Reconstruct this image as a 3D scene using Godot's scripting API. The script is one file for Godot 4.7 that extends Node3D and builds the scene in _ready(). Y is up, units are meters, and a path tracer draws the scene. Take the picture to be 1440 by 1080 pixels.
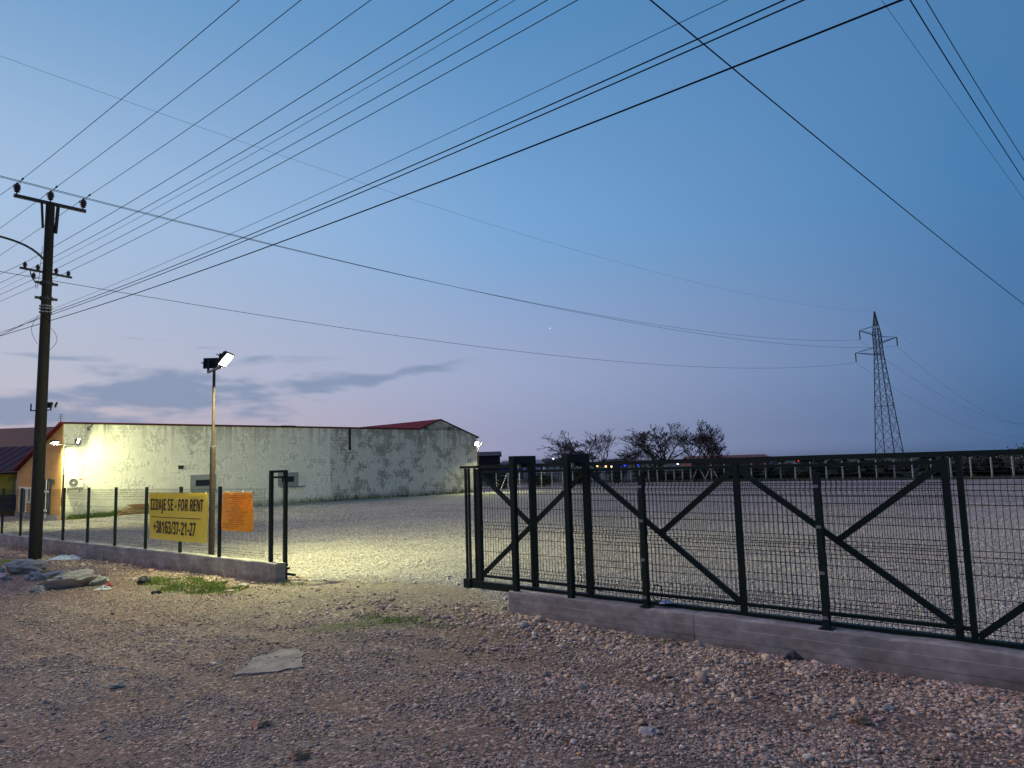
extends Node3D
# A fenced gravel yard at dusk. Distances in metres, y up, the camera looks towards -z.

# ---------------------------------------------------------------- mesh builder
class MB:
	var v := PackedVector3Array()
	var n := PackedVector3Array()
	var uv := PackedVector2Array()
	var c := PackedColorArray()
	var ix := PackedInt32Array()
	var tint := Color.WHITE
	func vert(p: Vector3, nn: Vector3, u := Vector2.ZERO) -> int:
		v.push_back(p); n.push_back(nn); uv.push_back(u); c.push_back(tint)
		return v.size() - 1
	func tri(a: Vector3, b: Vector3, d: Vector3) -> void:   # counter-clockwise seen from outside
		var nn := (b - a).cross(d - a).normalized()
		var i := vert(a, nn); vert(b, nn, Vector2(1, 0)); vert(d, nn, Vector2(0, 1))
		ix.append_array(PackedInt32Array([i, i + 2, i + 1]))
	func quad(a: Vector3, b: Vector3, d: Vector3, e: Vector3, u0 := Vector2(0, 0), u1 := Vector2(1, 1)) -> void:
		var nn := (b - a).cross(e - a).normalized()
		var i := vert(a, nn, Vector2(u0.x, u1.y)); vert(b, nn, Vector2(u1.x, u1.y)); vert(d, nn, Vector2(u1.x, u0.y)); vert(e, nn, u0)
		ix.append_array(PackedInt32Array([i, i + 2, i + 1, i, i + 3, i + 2]))
	func boxb(o: Vector3, s: Vector3, b := Basis()) -> void:   # centre, full size, axes
		var x := b.x * s.x * 0.5; var y := b.y * s.y * 0.5; var z := b.z * s.z * 0.5
		quad(o - x - y + z, o + x - y + z, o + x + y + z, o - x + y + z)
		quad(o + x - y - z, o - x - y - z, o - x + y - z, o + x + y - z)
		quad(o + x - y + z, o + x - y - z, o + x + y - z, o + x + y + z)
		quad(o - x - y - z, o - x - y + z, o - x + y + z, o - x + y - z)
		quad(o - x + y + z, o + x + y + z, o + x + y - z, o - x + y - z)
		quad(o - x - y - z, o + x - y - z, o + x - y + z, o - x - y + z)
	func bar(a: Vector3, b: Vector3, w: float, h: float, up := Vector3.UP) -> void:   # rectangular tube from a to b
		var d := (b - a).normalized()
		var s := up.cross(d)
		s = (s if s.length() > 0.01 else Vector3.RIGHT.cross(d)).normalized()
		var q := d.cross(s)
		boxb((a + b) * 0.5, Vector3(w, h, a.distance_to(b)), Basis(s, q, d))
	func tube(ps: Array, r0: float, r1: float, k := 6, caps := true) -> void:
		var m := ps.size()
		var first := v.size()
		var side := Vector3.ZERO
		for i in m:
			var p: Vector3 = ps[i]
			var d: Vector3 = (ps[mini(i + 1, m - 1)] - ps[maxi(i - 1, 0)]).normalized()
			if i == 0:
				side = d.cross(Vector3.UP) if absf(d.y) < 0.95 else d.cross(Vector3.RIGHT)
			side = (side - d * side.dot(d)).normalized()
			var q := d.cross(side)
			var r := lerpf(r0, r1, float(i) / maxf(m - 1, 1))
			for j in k:
				var a := TAU * j / k
				var o := side * cos(a) + q * sin(a)
				vert(p + o * r, o, Vector2(float(j) / k, float(i)))
		for i in m - 1:
			for j in k:
				var a := first + i * k + j; var b := first + i * k + (j + 1) % k
				ix.append_array(PackedInt32Array([a, a + k, b, b, a + k, b + k]))
		if caps:
			for e in [0, m - 1]:
				var d: Vector3 = (ps[1] - ps[0]).normalized() * -1.0 if e == 0 else (ps[m - 1] - ps[m - 2]).normalized()
				var f := v.size()
				for j in k: vert(v[first + e * k + j], d)
				for j in range(1, k - 1):
					ix.append_array(PackedInt32Array([f, f + j, f + j + 1] if e == 0 else [f, f + j + 1, f + j]))
	func lathe(o: Vector3, prof: Array, k := 10) -> void:   # prof: [radius, height] from the bottom up
		var f := v.size()
		for i in prof.size():
			for j in k:
				var a := TAU * j / k
				var pr: Array = prof[i]
				vert(o + Vector3(cos(a) * pr[0], pr[1], sin(a) * pr[0]), Vector3(cos(a), 0.3, sin(a)).normalized())
		for i in prof.size() - 1:
			for j in k:
				var a := f + i * k + j; var b := f + i * k + (j + 1) % k
				ix.append_array(PackedInt32Array([a, b, a + k, b, b + k, a + k]))
	func prism(poly: Array, ext: Vector3) -> void:   # poly counter-clockwise seen from +ext's far side, pushed along ext
		var m := poly.size()
		for i in m:
			var a: Vector3 = poly[i]; var b: Vector3 = poly[(i + 1) % m]
			quad(b, a, a + ext, b + ext)
		var pl := PackedVector2Array()
		var e := ext.normalized()
		var x: Vector3 = (poly[1] - poly[0]).normalized(); var y := e.cross(x)
		for p in poly: pl.push_back(Vector2((p - poly[0]).dot(x), (p - poly[0]).dot(y)))
		var t := Geometry2D.triangulate_polygon(pl)
		for i in range(0, t.size(), 3):
			var a: Vector3 = poly[t[i]]; var b: Vector3 = poly[t[i + 1]]; var d: Vector3 = poly[t[i + 2]]
			if (b - a).cross(d - a).dot(e) < 0:
				var w := b; b = d; d = w
			tri(a + ext, b + ext, d + ext); tri(a, d, b)
	func mesh() -> ArrayMesh:
		var a := []
		a.resize(Mesh.ARRAY_MAX)
		a[Mesh.ARRAY_VERTEX] = v; a[Mesh.ARRAY_NORMAL] = n; a[Mesh.ARRAY_TEX_UV] = uv; a[Mesh.ARRAY_COLOR] = c; a[Mesh.ARRAY_INDEX] = ix
		var m := ArrayMesh.new()
		m.add_surface_from_arrays(Mesh.PRIMITIVE_TRIANGLES, a)
		return m

# ---------------------------------------------------------------- naming and tagging
var taken := {}
func numbered(s: String) -> String:
	var k: int = taken.get(s, -1) + 1
	taken[s] = k
	return s if k == 0 else "%s_%03d" % [s, k]
func thing(called: String, label: String, category: String, at := Vector3.ZERO, group := "") -> Node3D:
	var o := Node3D.new()
	o.name = numbered(called); add_child(o, true); o.position = at
	tag(o, label, category, group)
	return o
func tag(o: Node, label: String, category: String, group := "") -> void:
	o.set_meta("label", label); o.set_meta("category", category)
	if group: o.set_meta("group", group)
func obj(called: String, mb, m: Material, parent: Node = self, kind := "") -> MeshInstance3D:
	var o := MeshInstance3D.new()
	o.mesh = mb.mesh() if mb is MB else mb
	o.material_override = m
	o.name = numbered(called) if parent == self else called
	parent.add_child(o, true)
	if kind: o.set_meta("kind", kind)
	return o

# ---------------------------------------------------------------- materials and textures
func lin(r: float, g: float, b: float) -> Color: return Color(r, g, b).linear_to_srgb()
func mat(col: Color, rough := 0.8, metal := 0.0) -> StandardMaterial3D:
	var m := StandardMaterial3D.new()
	m.albedo_color = col; m.roughness = rough; m.metallic = metal
	return m
func noise(s: int, f: float, type := FastNoiseLite.TYPE_SIMPLEX_SMOOTH, oct := 4) -> FastNoiseLite:
	var q := FastNoiseLite.new()
	q.seed = s; q.frequency = f; q.noise_type = type
	q.fractal_type = FastNoiseLite.FRACTAL_FBM if oct > 1 else FastNoiseLite.FRACTAL_NONE
	q.fractal_octaves = oct
	return q
func grey(q: FastNoiseLite, w: int, h: int) -> PackedByteArray:
	var im := q.get_seamless_image(w, h, false, false, 0.12)
	im.convert(Image.FORMAT_L8)
	return im.get_data()
func tex(w: int, h: int, d: PackedByteArray, f := Image.FORMAT_RGB8) -> ImageTexture:
	return ImageTexture.create_from_image(Image.create_from_data(w, h, false, f, d))
func speckled(m: StandardMaterial3D, w: int, lo: float, hi: float, s: int, f: float, scale: float, bump: float, stretch := Vector3.ONE) -> StandardMaterial3D:
	# a grain of light and dark, mapped by the object's own axes
	var a := grey(noise(s, f, FastNoiseLite.TYPE_SIMPLEX_SMOOTH, 5), w, w)
	var b := grey(noise(s + 1, f * 5.0, FastNoiseLite.TYPE_SIMPLEX, 3), w, w)
	var d := PackedByteArray(); d.resize(w * w)
	for i in w * w:
		d[i] = int(255.0 * clampf(lerpf(lo, hi, (a[i] * 0.62 + b[i] * 0.38) / 255.0), 0, 1))
	m.albedo_texture = tex(w, w, d, Image.FORMAT_L8)
	m.uv1_triplanar = true; m.uv1_world_triplanar = true; m.uv1_scale = stretch * scale
	if bump > 0:
		m.heightmap_enabled = true; m.heightmap_texture = tex(w, w, b, Image.FORMAT_L8); m.heightmap_scale = bump
	return m

var M := {}
func make_materials() -> void:
	M.green = mat(lin(.008, .02, .016), .55)
	M.green.metallic_specular = .3
	M.wire = mat(lin(.008, .018, .015), .6)
	M.wire.metallic_specular = .3
	M.concrete = speckled(mat(lin(.60, .555, .50), .92), 256, .5, 1.05, 3, .012, .45, .25)
	M.concrete.vertex_color_use_as_albedo = true
	M.footing = speckled(mat(lin(.46, .40, .36), .92), 256, .5, 1.0, 31, .02, .6, .3)
	M.wood = speckled(mat(lin(.024, .018, .016), .85), 256, .35, 1.0, 5, .02, 1.0, .4, Vector3(3.0, .25, 3.0))
	M.iron = mat(lin(.02, .02, .025), .55)
	M.porcelain = mat(lin(.035, .02, .016), .2)
	M.cable = mat(lin(.012, .014, .018), 1.0)
	M.cable.metallic_specular = 0.0
	M.wirebare = mat(lin(.03, .034, .042), 1.0)
	M.wirebare.metallic_specular = 0.0
	M.rust = speckled(mat(lin(.13, .085, .065), .75), 128, .5, 1.0, 7, .03, 2.0, 0)
	M.galv = mat(lin(.22, .22, .23), .5, .3)
	M.alu = mat(lin(.02, .02, .022), .45)
	M.lens = mat(lin(.8, .8, .75), .2)
	M.lens.emission_enabled = true; M.lens.emission = Color(1, .97, .80); M.lens.emission_energy_multiplier = 9.0
	M.lensoff = mat(lin(.05, .055, .06), .12)
	M.red = mat(lin(.15, .02, .025), .8)
	M.red.metallic_specular = .2
	M.ochre = speckled(mat(lin(.66, .34, .10), .9), 128, .8, 1.0, 9, .02, .5, .1)
	M.yellow = speckled(mat(lin(.42, .29, .035), .9), 128, .8, 1.0, 10, .02, .5, .1)
	M.plaster = speckled(mat(lin(.36, .37, .38), .9), 128, .7, 1.0, 11, .02, .7, .2)
	M.glass = mat(lin(.02, .025, .035), .08)
	M.white = mat(lin(.72, .72, .70), .6)
	M.whitedirty = speckled(mat(lin(.60, .60, .58), .85), 128, .6, 1.0, 12, .03, 1.0, .1)
	M.acgrille = mat(lin(.16, .16, .17), .6)
	M.plank = speckled(mat(lin(.46, .25, .14), .8), 128, .6, 1.0, 13, .03, 1.2, .2, Vector3(.4, 3, 3))
	M.plankpale = speckled(mat(lin(.66, .48, .24), .8), 128, .6, 1.0, 14, .03, 1.2, .2, Vector3(.4, 3, 3))
	M.maroon = mat(lin(.018, .008, .010), .7)
	M.violetroof = mat(lin(.05, .038, .06), .85)
	M.violetroof.metallic_specular = .15
	M.dark = mat(lin(.03, .03, .035), .8)
	M.bark = mat(lin(.05, .042, .04), .9)
	M.steel = mat(lin(.085, .11, .11), .6, .2)
	M.post = mat(lin(.34, .34, .32), .9)
	M.letters = mat(lin(.03, .012, .016), .7)
	M.cord = mat(lin(.7, .7, .68), .7)
	M.stonegrey = speckled(mat(lin(.66, .58, .52), .95), 256, .65, 1.0, 21, .03, 2.0, .8)
	M.stonedark = speckled(mat(lin(.13, .12, .125), .95), 128, .5, 1.0, 22, .03, 2.0, .8)
	M.stonepale = speckled(mat(lin(.55, .53, .45), .9), 128, .7, 1.0, 23, .03, 2.0, .4)
	M.stoneorange = speckled(mat(lin(.66, .40, .25), .9), 128, .5, 1.0, 24, .03, 4.0, .06)
	M.bag = mat(lin(.55, .62, .72), .35)
	M.litterred = mat(lin(.55, .10, .09), .6)
	var t := StandardMaterial3D.new()
	t.vertex_color_use_as_albedo = true; t.roughness = .9
	M.stones = t
	var gm := StandardMaterial3D.new()
	gm.vertex_color_use_as_albedo = true; gm.roughness = 1.0; gm.metallic_specular = 0.0; gm.backlight_enabled = true; gm.backlight = Color(.2, .25, .08)
	M.leaf = gm
	M.ground = ground_material()

func ground_material() -> StandardMaterial3D:
	var w := 1024
	var cv := noise(41, .085, FastNoiseLite.TYPE_CELLULAR, 1)
	cv.cellular_return_type = FastNoiseLite.RETURN_CELL_VALUE
	var cd := noise(41, .085, FastNoiseLite.TYPE_CELLULAR, 1)
	cd.cellular_return_type = FastNoiseLite.RETURN_DISTANCE
	var a := grey(cv, w, w)
	var b := grey(cd, w, w)
	var f := grey(noise(43, .3, FastNoiseLite.TYPE_SIMPLEX, 2), w, w)
	var d := PackedByteArray(); d.resize(w * w * 3)
	var hgt_ := PackedByteArray(); hgt_.resize(w * w)
	for i in w * w:
		var k := a[i] / 255.0
		var g := f[i] / 255.0
		var l := .56 + .42 * (k - .5) + .34 * (g - .5) + (.22 if k > .93 else 0.0)
		var warm := .06 * (fmod(k * 37.0, 1.0) - .5)
		d[i * 3] = int(255 * clampf(l + warm, .05, 1)); d[i * 3 + 1] = int(255 * clampf(l, .05, 1)); d[i * 3 + 2] = int(255 * clampf(l - warm, .05, 1))
		hgt_[i] = int(clampf((255 - b[i]) * .8 + f[i] * .2, 0, 255))
	var m := StandardMaterial3D.new()
	m.albedo_texture = tex(w, w, d)
	m.heightmap_enabled = true; m.heightmap_texture = tex(w, w, hgt_, Image.FORMAT_L8); m.heightmap_scale = 1.2
	m.vertex_color_use_as_albedo = true; m.roughness = .95
	m.uv1_triplanar = true; m.uv1_world_triplanar = true; m.uv1_scale = Vector3.ONE * .42
	return m

# ---------------------------------------------------------------- the lie of the land
# s runs along the road side of the yard, t across it into the yard; s = t = 0 is the end of the wall beside the gate
const S0 := Vector3(-.129, 0, -10.143)
const SU := Vector3(.747, 0, .665)
const SN := Vector3(.665, 0, -.747)
func W(s: float, y: float, t: float) -> Vector3: return S0 + SU * s + SN * t + Vector3.UP * y
# the fence beyond the gate: s runs away from the gate, t towards the road
const L0 := Vector3(-4.85, 0, -15.02)
const LU := Vector3(-.778, 0, -.628)
const LN := Vector3(-.628, 0, .778)
func L(s: float, y: float, t: float) -> Vector3: return L0 + LU * s + LN * t + Vector3.UP * y
var nz := noise(77, .35, FastNoiseLite.TYPE_SIMPLEX_SMOOTH, 3)
var nz2 := noise(78, .09, FastNoiseLite.TYPE_SIMPLEX_SMOOTH, 3)
func front(s: float) -> float: return .504 - .0485 * (-6.77 - s) if s < -6.77 else 0.0
func hgt(x: float, z: float) -> float:
	var qx := x + .129; var qz := z + 10.143
	var s := qx * .747 + qz * .665
	var t := qx * .665 - qz * .747
	var inner := -.2 - .004 * clampf(-z, 0, 230) - .35 * smoothstep(40, 48, -z) * smoothstep(-23, -28, x)
	var outer := lerpf(.02, -.24, smoothstep(.5, -6.0, x)) + .045 * exp(-t * t * 2.5) * smoothstep(-.5, .8, s)
	var k := smoothstep(-.6, 1.4, t - front(s))
	var y := lerpf(outer, inner, k)
	var ms := s + 3.4; var mt := t - .7
	y += .15 * exp(-ms * ms * .16 - mt * mt * .30)
	if -z < 60: y += nz.get_noise_2d(x, z) * .03
	if t < 0.0: y -= .028 * (exp(-pow((t + 2.05 - .1 * s) / .22, 2)) + exp(-pow((t + 3.65 - .06 * s) / .22, 2)))   # wheel ruts along the road
	return y
func patch(x: float, z: float, cx: float, cz: float, a: float, b: float, turn := .72) -> float:   # soft ellipse, long axis along the road
	var dx := x - cx; var dz := z - cz
	var p := dx * cos(turn) + dz * sin(turn); var q := -dx * sin(turn) + dz * cos(turn)
	var r := sqrt(p * p / a / a + q * q / b / b) + nz.get_noise_2d(x * 3.0, z * 3.0) * .5
	return smoothstep(1.25, .6, r)
func sandy(x: float, z: float) -> float: return maxf(patch(x, z, -2.7, -12.8, 3.3, 1.9), patch(x, z, -1.0, -11.9, 1.5, 1.0))
func mossy(x: float, z: float) -> float:
	return maxf(maxf(patch(x, z, -6.7, -15.1, 1.9, .65), patch(x, z, -1.5, -10.0, 1.3, .32, .1)), maxf(patch(x, z, -10.2, -16.7, 2.2, .5) * .7, patch(x, z, -13.6, -20.2, 1.0, .35) * .8))
func dirt(x: float, z: float, s: float, t: float) -> float:
	var tr := exp(-pow((t + 2.05 - .1 * s) / .42, 2)) * smoothstep(1.0, 3.0, s) * .9
	tr = maxf(tr, exp(-pow((t + 3.65 - .06 * s) / .34, 2)) * .75)
	var l := smoothstep(-4.0, -5.6, t) * (.6 + 1.5 * nz2.get_noise_2d(x * 6.0, z * 6.0))
	var e := patch(x, z, -4.6, -11.2, 2.6, .9) * .6
	return clampf(maxf(maxf(tr, l), maxf(e, .22 + nz2.get_noise_2d(x * 5.0, z * 5.0) * 2.2 if x < .5 else nz2.get_noise_2d(x * 5.0, z * 5.0) * 1.2)), 0, 1)
func ground_color(x: float, z: float, s: float, t: float) -> Color:
	var g := Color(.66, .475, .385)
	if t > front(s) + .9 + nz.get_noise_2d(x, z) * .5:
		g = Color(.86, .79, .71).lerp(Color(.66, .55, .44), clampf(nz2.get_noise_2d(x, z) * 1.6 - .1, 0, 1))
	else:
		g = g.lerp(Color(.63, .41, .32), dirt(x, z, s, t))
	g = g.lerp(Color(.72, .57, .41), sandy(x, z))
	g = g.lerp(Color(.20, .26, .06), mossy(x, z) * .9)
	return g * (1.0 + .3 * nz2.get_noise_2d(x * 2.0, z * 2.0))

func lines_(a: float, b: float, step: float, far: float) -> PackedFloat32Array:
	var r := PackedFloat32Array()
	var w := step; var p := a
	var low := []
	while p > -far:
		w *= 1.28; p -= w; low.push_front(p)
	for q in low: r.push_back(q)
	p = a
	while p <= b:
		r.push_back(p); p += step
	w = step
	while p < far:
		w *= 1.28; r.push_back(p); p += w
	return r

func build_ground() -> void:
	var ss := lines_(-26, 9, .3, 1900)
	var tt := lines_(-12, 16, .3, 1900)
	# the yard's edges fall on lines of the grid
	for e in [-44.5, 60.0]:
		for i in ss.size() - 1:
			if ss[i] < e and ss[i + 1] >= e: ss.insert(i + 1, e); break
	for e in [0.6, 69.0]:
		for i in tt.size() - 1:
			if tt[i] < e and tt[i + 1] >= e: tt.insert(i + 1, e); break
	var pts := PackedVector3Array(); var cols := PackedColorArray(); var nor := PackedVector3Array()
	for t in tt:
		for s in ss:
			var p := W(s, 0, t)
			var far := p.length() > 260.0
			p.y = hgt(p.x, p.z)
			pts.push_back(p)
			nor.push_back(Vector3(hgt(p.x - .15, p.z) - hgt(p.x + .15, p.z), .3, hgt(p.x, p.z - .15) - hgt(p.x, p.z + .15)).normalized() if not far else Vector3.UP)
			cols.push_back(ground_color(p.x, p.z, s, t))
	var names := ["ground", "gravel_yard", "field"]
	var built := [MB.new(), MB.new(), MB.new()]
	var maps := [{}, {}, {}]
	var w := ss.size()
	for j in tt.size() - 1:
		for i in w - 1:
			var t := (tt[j] + tt[j + 1]) * .5; var s := (ss[i] + ss[i + 1]) * .5
			var k := 0
			if t > .6 and t < 69 and s > -44.5 and s < 60: k = 1
			elif t > 69 or (t > .6 and s > 60) or (t > .6 and s < -60): k = 2
			var b: MB = built[k]
			var id := []
			for q in [j * w + i, j * w + i + 1, (j + 1) * w + i + 1, (j + 1) * w + i]:
				if not maps[k].has(q):
					b.tint = cols[q] if k < 2 else Color(.075, .095, .05) * (1.0 + .8 * nz2.get_noise_2d(pts[q].x, pts[q].z))
					maps[k][q] = b.vert(pts[q], nor[q])
				id.push_back(maps[k][q])
			# +s, +t: seen from above s to t turns counter-clockwise
			b.ix.append_array(PackedInt32Array([id[0], id[2], id[1], id[0], id[3], id[2]]))
	for k in 3:
		obj(names[k], built[k], M.ground, self, "structure")

# ---------------------------------------------------------------- stones and grass
func pebble(s: int, sub: int, rough: float) -> ArrayMesh:
	var g := (1.0 + sqrt(5.0)) / 2.0
	var ps: Array = []
	for p in [Vector3(-1, g, 0), Vector3(1, g, 0), Vector3(-1, -g, 0), Vector3(1, -g, 0), Vector3(0, -1, g), Vector3(0, 1, g), Vector3(0, -1, -g), Vector3(0, 1, -g), Vector3(g, 0, -1), Vector3(g, 0, 1), Vector3(-g, 0, -1), Vector3(-g, 0, 1)]:
		ps.push_back(p.normalized())
	var fs: Array = [[0, 11, 5], [0, 5, 1], [0, 1, 7], [0, 7, 10], [0, 10, 11], [1, 5, 9], [5, 11, 4], [11, 10, 2], [10, 7, 6], [7, 1, 8], [3, 9, 4], [3, 4, 2], [3, 2, 6], [3, 6, 8], [3, 8, 9], [4, 9, 5], [2, 4, 11], [6, 2, 10], [8, 6, 7], [9, 8, 1]]
	for k in sub:
		var mid := {}
		var nf := []
		for f in fs:
			var m := []
			for e in [[f[0], f[1]], [f[1], f[2]], [f[2], f[0]]]:
				var key := Vector2i(mini(e[0], e[1]), maxi(e[0], e[1]))
				if not mid.has(key):
					mid[key] = ps.size(); ps.push_back(((ps[e[0]] + ps[e[1]]) * .5).normalized())
				m.push_back(mid[key])
			nf.append_array([[f[0], m[0], m[2]], [f[1], m[1], m[0]], [f[2], m[2], m[1]], [m[0], m[1], m[2]]])
		fs = nf
	var q := noise(s, .9, FastNoiseLite.TYPE_SIMPLEX, 2)
	var cuts := []
	var rg := RandomNumberGenerator.new(); rg.seed = s
	for i in 5: cuts.push_back([Vector3(rg.randfn(), rg.randfn(), rg.randfn()).normalized(), rg.randf_range(.55, .85)])
	var b := MB.new()
	var out := []
	for p in ps:
		var r: Vector3 = p * (1.0 + rough * q.get_noise_3dv(p * 1.3))
		for c in cuts:
			var over: float = r.dot(c[0]) - c[1]
			if over > 0: r -= c[0] * over * .9
		out.push_back(r)
	for f in fs:
		var i0: int = f[0]; var i1: int = f[1]; var i2: int = f[2]
		b.tri(out[i0], out[i1], out[i2])
	# soften: average the normals of faces that meet
	var acc := {}
	for i in b.v.size(): acc[b.v[i]] = acc.get(b.v[i], Vector3.ZERO) + b.n[i]
	for i in b.v.size(): b.n[i] = (acc[b.v[i]].normalized() + b.n[i] * 1.6).normalized()
	return b.mesh()

func scatter(called: String, mesh: Mesh, buf: PackedFloat32Array, m: Material, parent: Node = self) -> MultiMeshInstance3D:
	var mm := MultiMesh.new()
	mm.transform_format = MultiMesh.TRANSFORM_3D; mm.use_colors = true; mm.mesh = mesh
	mm.instance_count = buf.size() / 16
	mm.buffer = buf
	var o := MultiMeshInstance3D.new()
	o.multimesh = mm; o.material_override = m
	o.name = numbered(called) if parent == self else called
	o.set_meta("kind", "stuff")
	parent.add_child(o, true)
	return o

func put(buf: PackedFloat32Array, b: Basis, p: Vector3, c: Color) -> void:
	buf.append_array(PackedFloat32Array([b.x.x, b.y.x, b.z.x, p.x, b.x.y, b.y.y, b.z.y, p.y, b.x.z, b.y.z, b.z.z, p.z, c.r, c.g, c.b, 1.0]))

func stone_color(rg: RandomNumberGenerator, yard: bool) -> Color:
	var k := rg.randf()
	var c := Color(.41, .31, .27)
	if k < .25: c = Color(.30, .24, .215)
	elif k < .42: c = Color(.48, .36, .295)
	elif k < .57: c = Color(.43, .29, .25)
	elif k < .68: c = Color(.19, .145, .14)
	elif k < .73: c = Color(.62, .53, .47)
	elif k < .75 and not yard: c = Color(.52, .28, .16)
	if yard: return c.lerp(Color(.49, .45, .40), .80) * rg.randf_range(.86, 1.14)
	return c * Color(1.16, 1.12, .98) * rg.randf_range(.7, 1.3)

func build_stones() -> void:
	var rg := RandomNumberGenerator.new(); rg.seed = 5
	var kinds: Array = [pebble(1, 1, .5), pebble(2, 1, .6), pebble(3, 1, .4)]
	var bufs: Array = [PackedFloat32Array(), PackedFloat32Array(), PackedFloat32Array()]
	# bands of depth: from, to, stones per square metre, size
	for band in [[3.6, 5.5, 3300, .0084], [5.5, 8.0, 2200, .0098], [8.0, 12.0, 1200, .0126], [12.0, 17.0, 650, .0130], [17.0, 24.0, 460, .0145], [24.0, 34.0, 160, .018], [34.0, 52.0, 30, .022]]:
		var d0: float = band[0]; var d1: float = band[1]; var size: float = band[3]
		var n_ := int((.76 * (d1 * d1 - d0 * d0) + 2.4 * (d1 - d0)) * band[2])
		for i in n_:
			var d := sqrt(lerpf(d0 * d0, d1 * d1, rg.randf()))
			var x := rg.randf_range(-.76 * d - 1.2, .76 * d + 1.2)
			var z := -d
			var qx := x + .129; var qz := z + 10.143
			var s := qx * .747 + qz * .665
			var t := qx * .665 - qz * .747
			var f := front(s)
			if t > f - .02 and t < f + .34 and (s > -.1 or s < -6.7): continue
			var yard := t > f + .9 + nz.get_noise_2d(x, z) * .5
			var keep := 1.0
			var r := size * exp(rg.randfn() * .42) * (.85 if yard else 1.0)
			if not yard:
				var sa := sandy(x, z)
				keep = lerpf(1.0, .27, dirt(x, z, s, t)) * lerpf(1.0, .04, sa) * lerpf(1.0, .35, mossy(x, z))
				if x < 1.0 and t < -1.0: r *= lerpf(.66, 1.0, smoothstep(-2.5, 1.5, x))
				elif t > -1.6: r *= 1.15
				keep *= .35 + 1.1 * smoothstep(-.25, .3, nz.get_noise_2d(x * 2.4 + 50.0, z * 2.4))
				if rg.randf() < .009: r *= rg.randf_range(1.5, 2.4)
			else: keep = lerpf(1.0, .05, sandy(x, z))
			if rg.randf() > keep: continue
			var b := Basis(Vector3(rg.randfn(), rg.randfn(), rg.randfn()).normalized(), rg.randf() * TAU)
			b = Basis.from_scale(Vector3(1, rg.randf_range(.5, .8), 1)) * b * Basis.from_scale(Vector3(r * rg.randf_range(.8, 1.4), r * rg.randf_range(.7, 1.0), r))
			put(bufs[i % 3], b, Vector3(x, hgt(x, z) + r * rg.randf_range(.0, .4), z), stone_color(rg, yard))
	for k in 3: scatter("gravel", kinds[k], bufs[k], M.stones)

func build_grass() -> void:
	var rg := RandomNumberGenerator.new(); rg.seed = 9
	var b := MB.new()
	b.tri(Vector3(-.012, 0, 0), Vector3(.012, 0, 0), Vector3(.004, .5, .1)); b.tri(Vector3(.004, .5, .1), Vector3(.012, 0, 0), Vector3(.03, 1, .38))
	var buf := PackedFloat32Array()
	# centre x, z, long and short half axes, blades, height
	for g in [[-6.6, -15.05, 2.1, .62, 7600, .06], [-1.5, -10.0, 1.15, .22, 1500, .035], [-10.2, -16.7, 2.0, .4, 1700, .05], [-13.7, -20.25, .9, .3, 700, .09], [.6, -10.3, .7, .2, 250, .06], [4.1, -6.65, .6, .14, 220, .06], [1.6, -8.5, .9, .25, 300, .04], [-4.6, -14.7, .7, .3, 500, .05]]:
		for i in int(g[4]):
			var a := rg.randf() * TAU; var q := sqrt(rg.randf())
			var px: float = cos(a) * q * g[2]; var pz: float = sin(a) * q * g[3]
			var turn: float = .72 if g[0] < -2.0 else .7
			var x: float = g[0] + px * cos(turn) - pz * sin(turn); var z: float = g[1] + px * sin(turn) + pz * cos(turn)
			if nz.get_noise_2d(x * 4.0, z * 4.0) < -.35 + q * .5: continue
			var h: float = g[5] * rg.randf_range(.35, 1.2) * (2.2 if rg.randf() < .05 else 1.0)
			var bb := Basis(Vector3.UP, rg.randf() * TAU) * Basis(Vector3.RIGHT, rg.randf_range(-.5, .5)) * Basis.from_scale(Vector3(.35 + h * 2.0, h, h))
			put(buf, bb, Vector3(x, hgt(x, z) - .005, z), Color(.20, .30, .045).lerp(Color(.42, .36, .16), rg.randf() * rg.randf()) * rg.randf_range(.7, 1.3))
	# rank grass along the foot of the warehouse and the yard's far fence
	for i in 2600:
		var k := rg.randf()
		var p := Vector3.ZERO
		if i < 1500:
			p = bpos(rg.randf_range(.3, 3.4) if i < 1100 else rg.randf_range(3, 34), 0, absf(rg.randfn()) * .25 + .05)
		else:
			p = W(lerpf(-42, 40, k), 0, 69.0 + rg.randf_range(-.5, .2))
		var h := rg.randf_range(.15, .5)
		var bb := Basis(Vector3.UP, rg.randf() * TAU) * Basis.from_scale(Vector3(1.6, h, h))
		put(buf, bb, Vector3(p.x, hgt(p.x, p.z) - .02, p.z), Color(.10, .14, .035) * rg.randf_range(.6, 1.3))
	scatter("grass", b.mesh(), buf, M.leaf)

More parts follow.
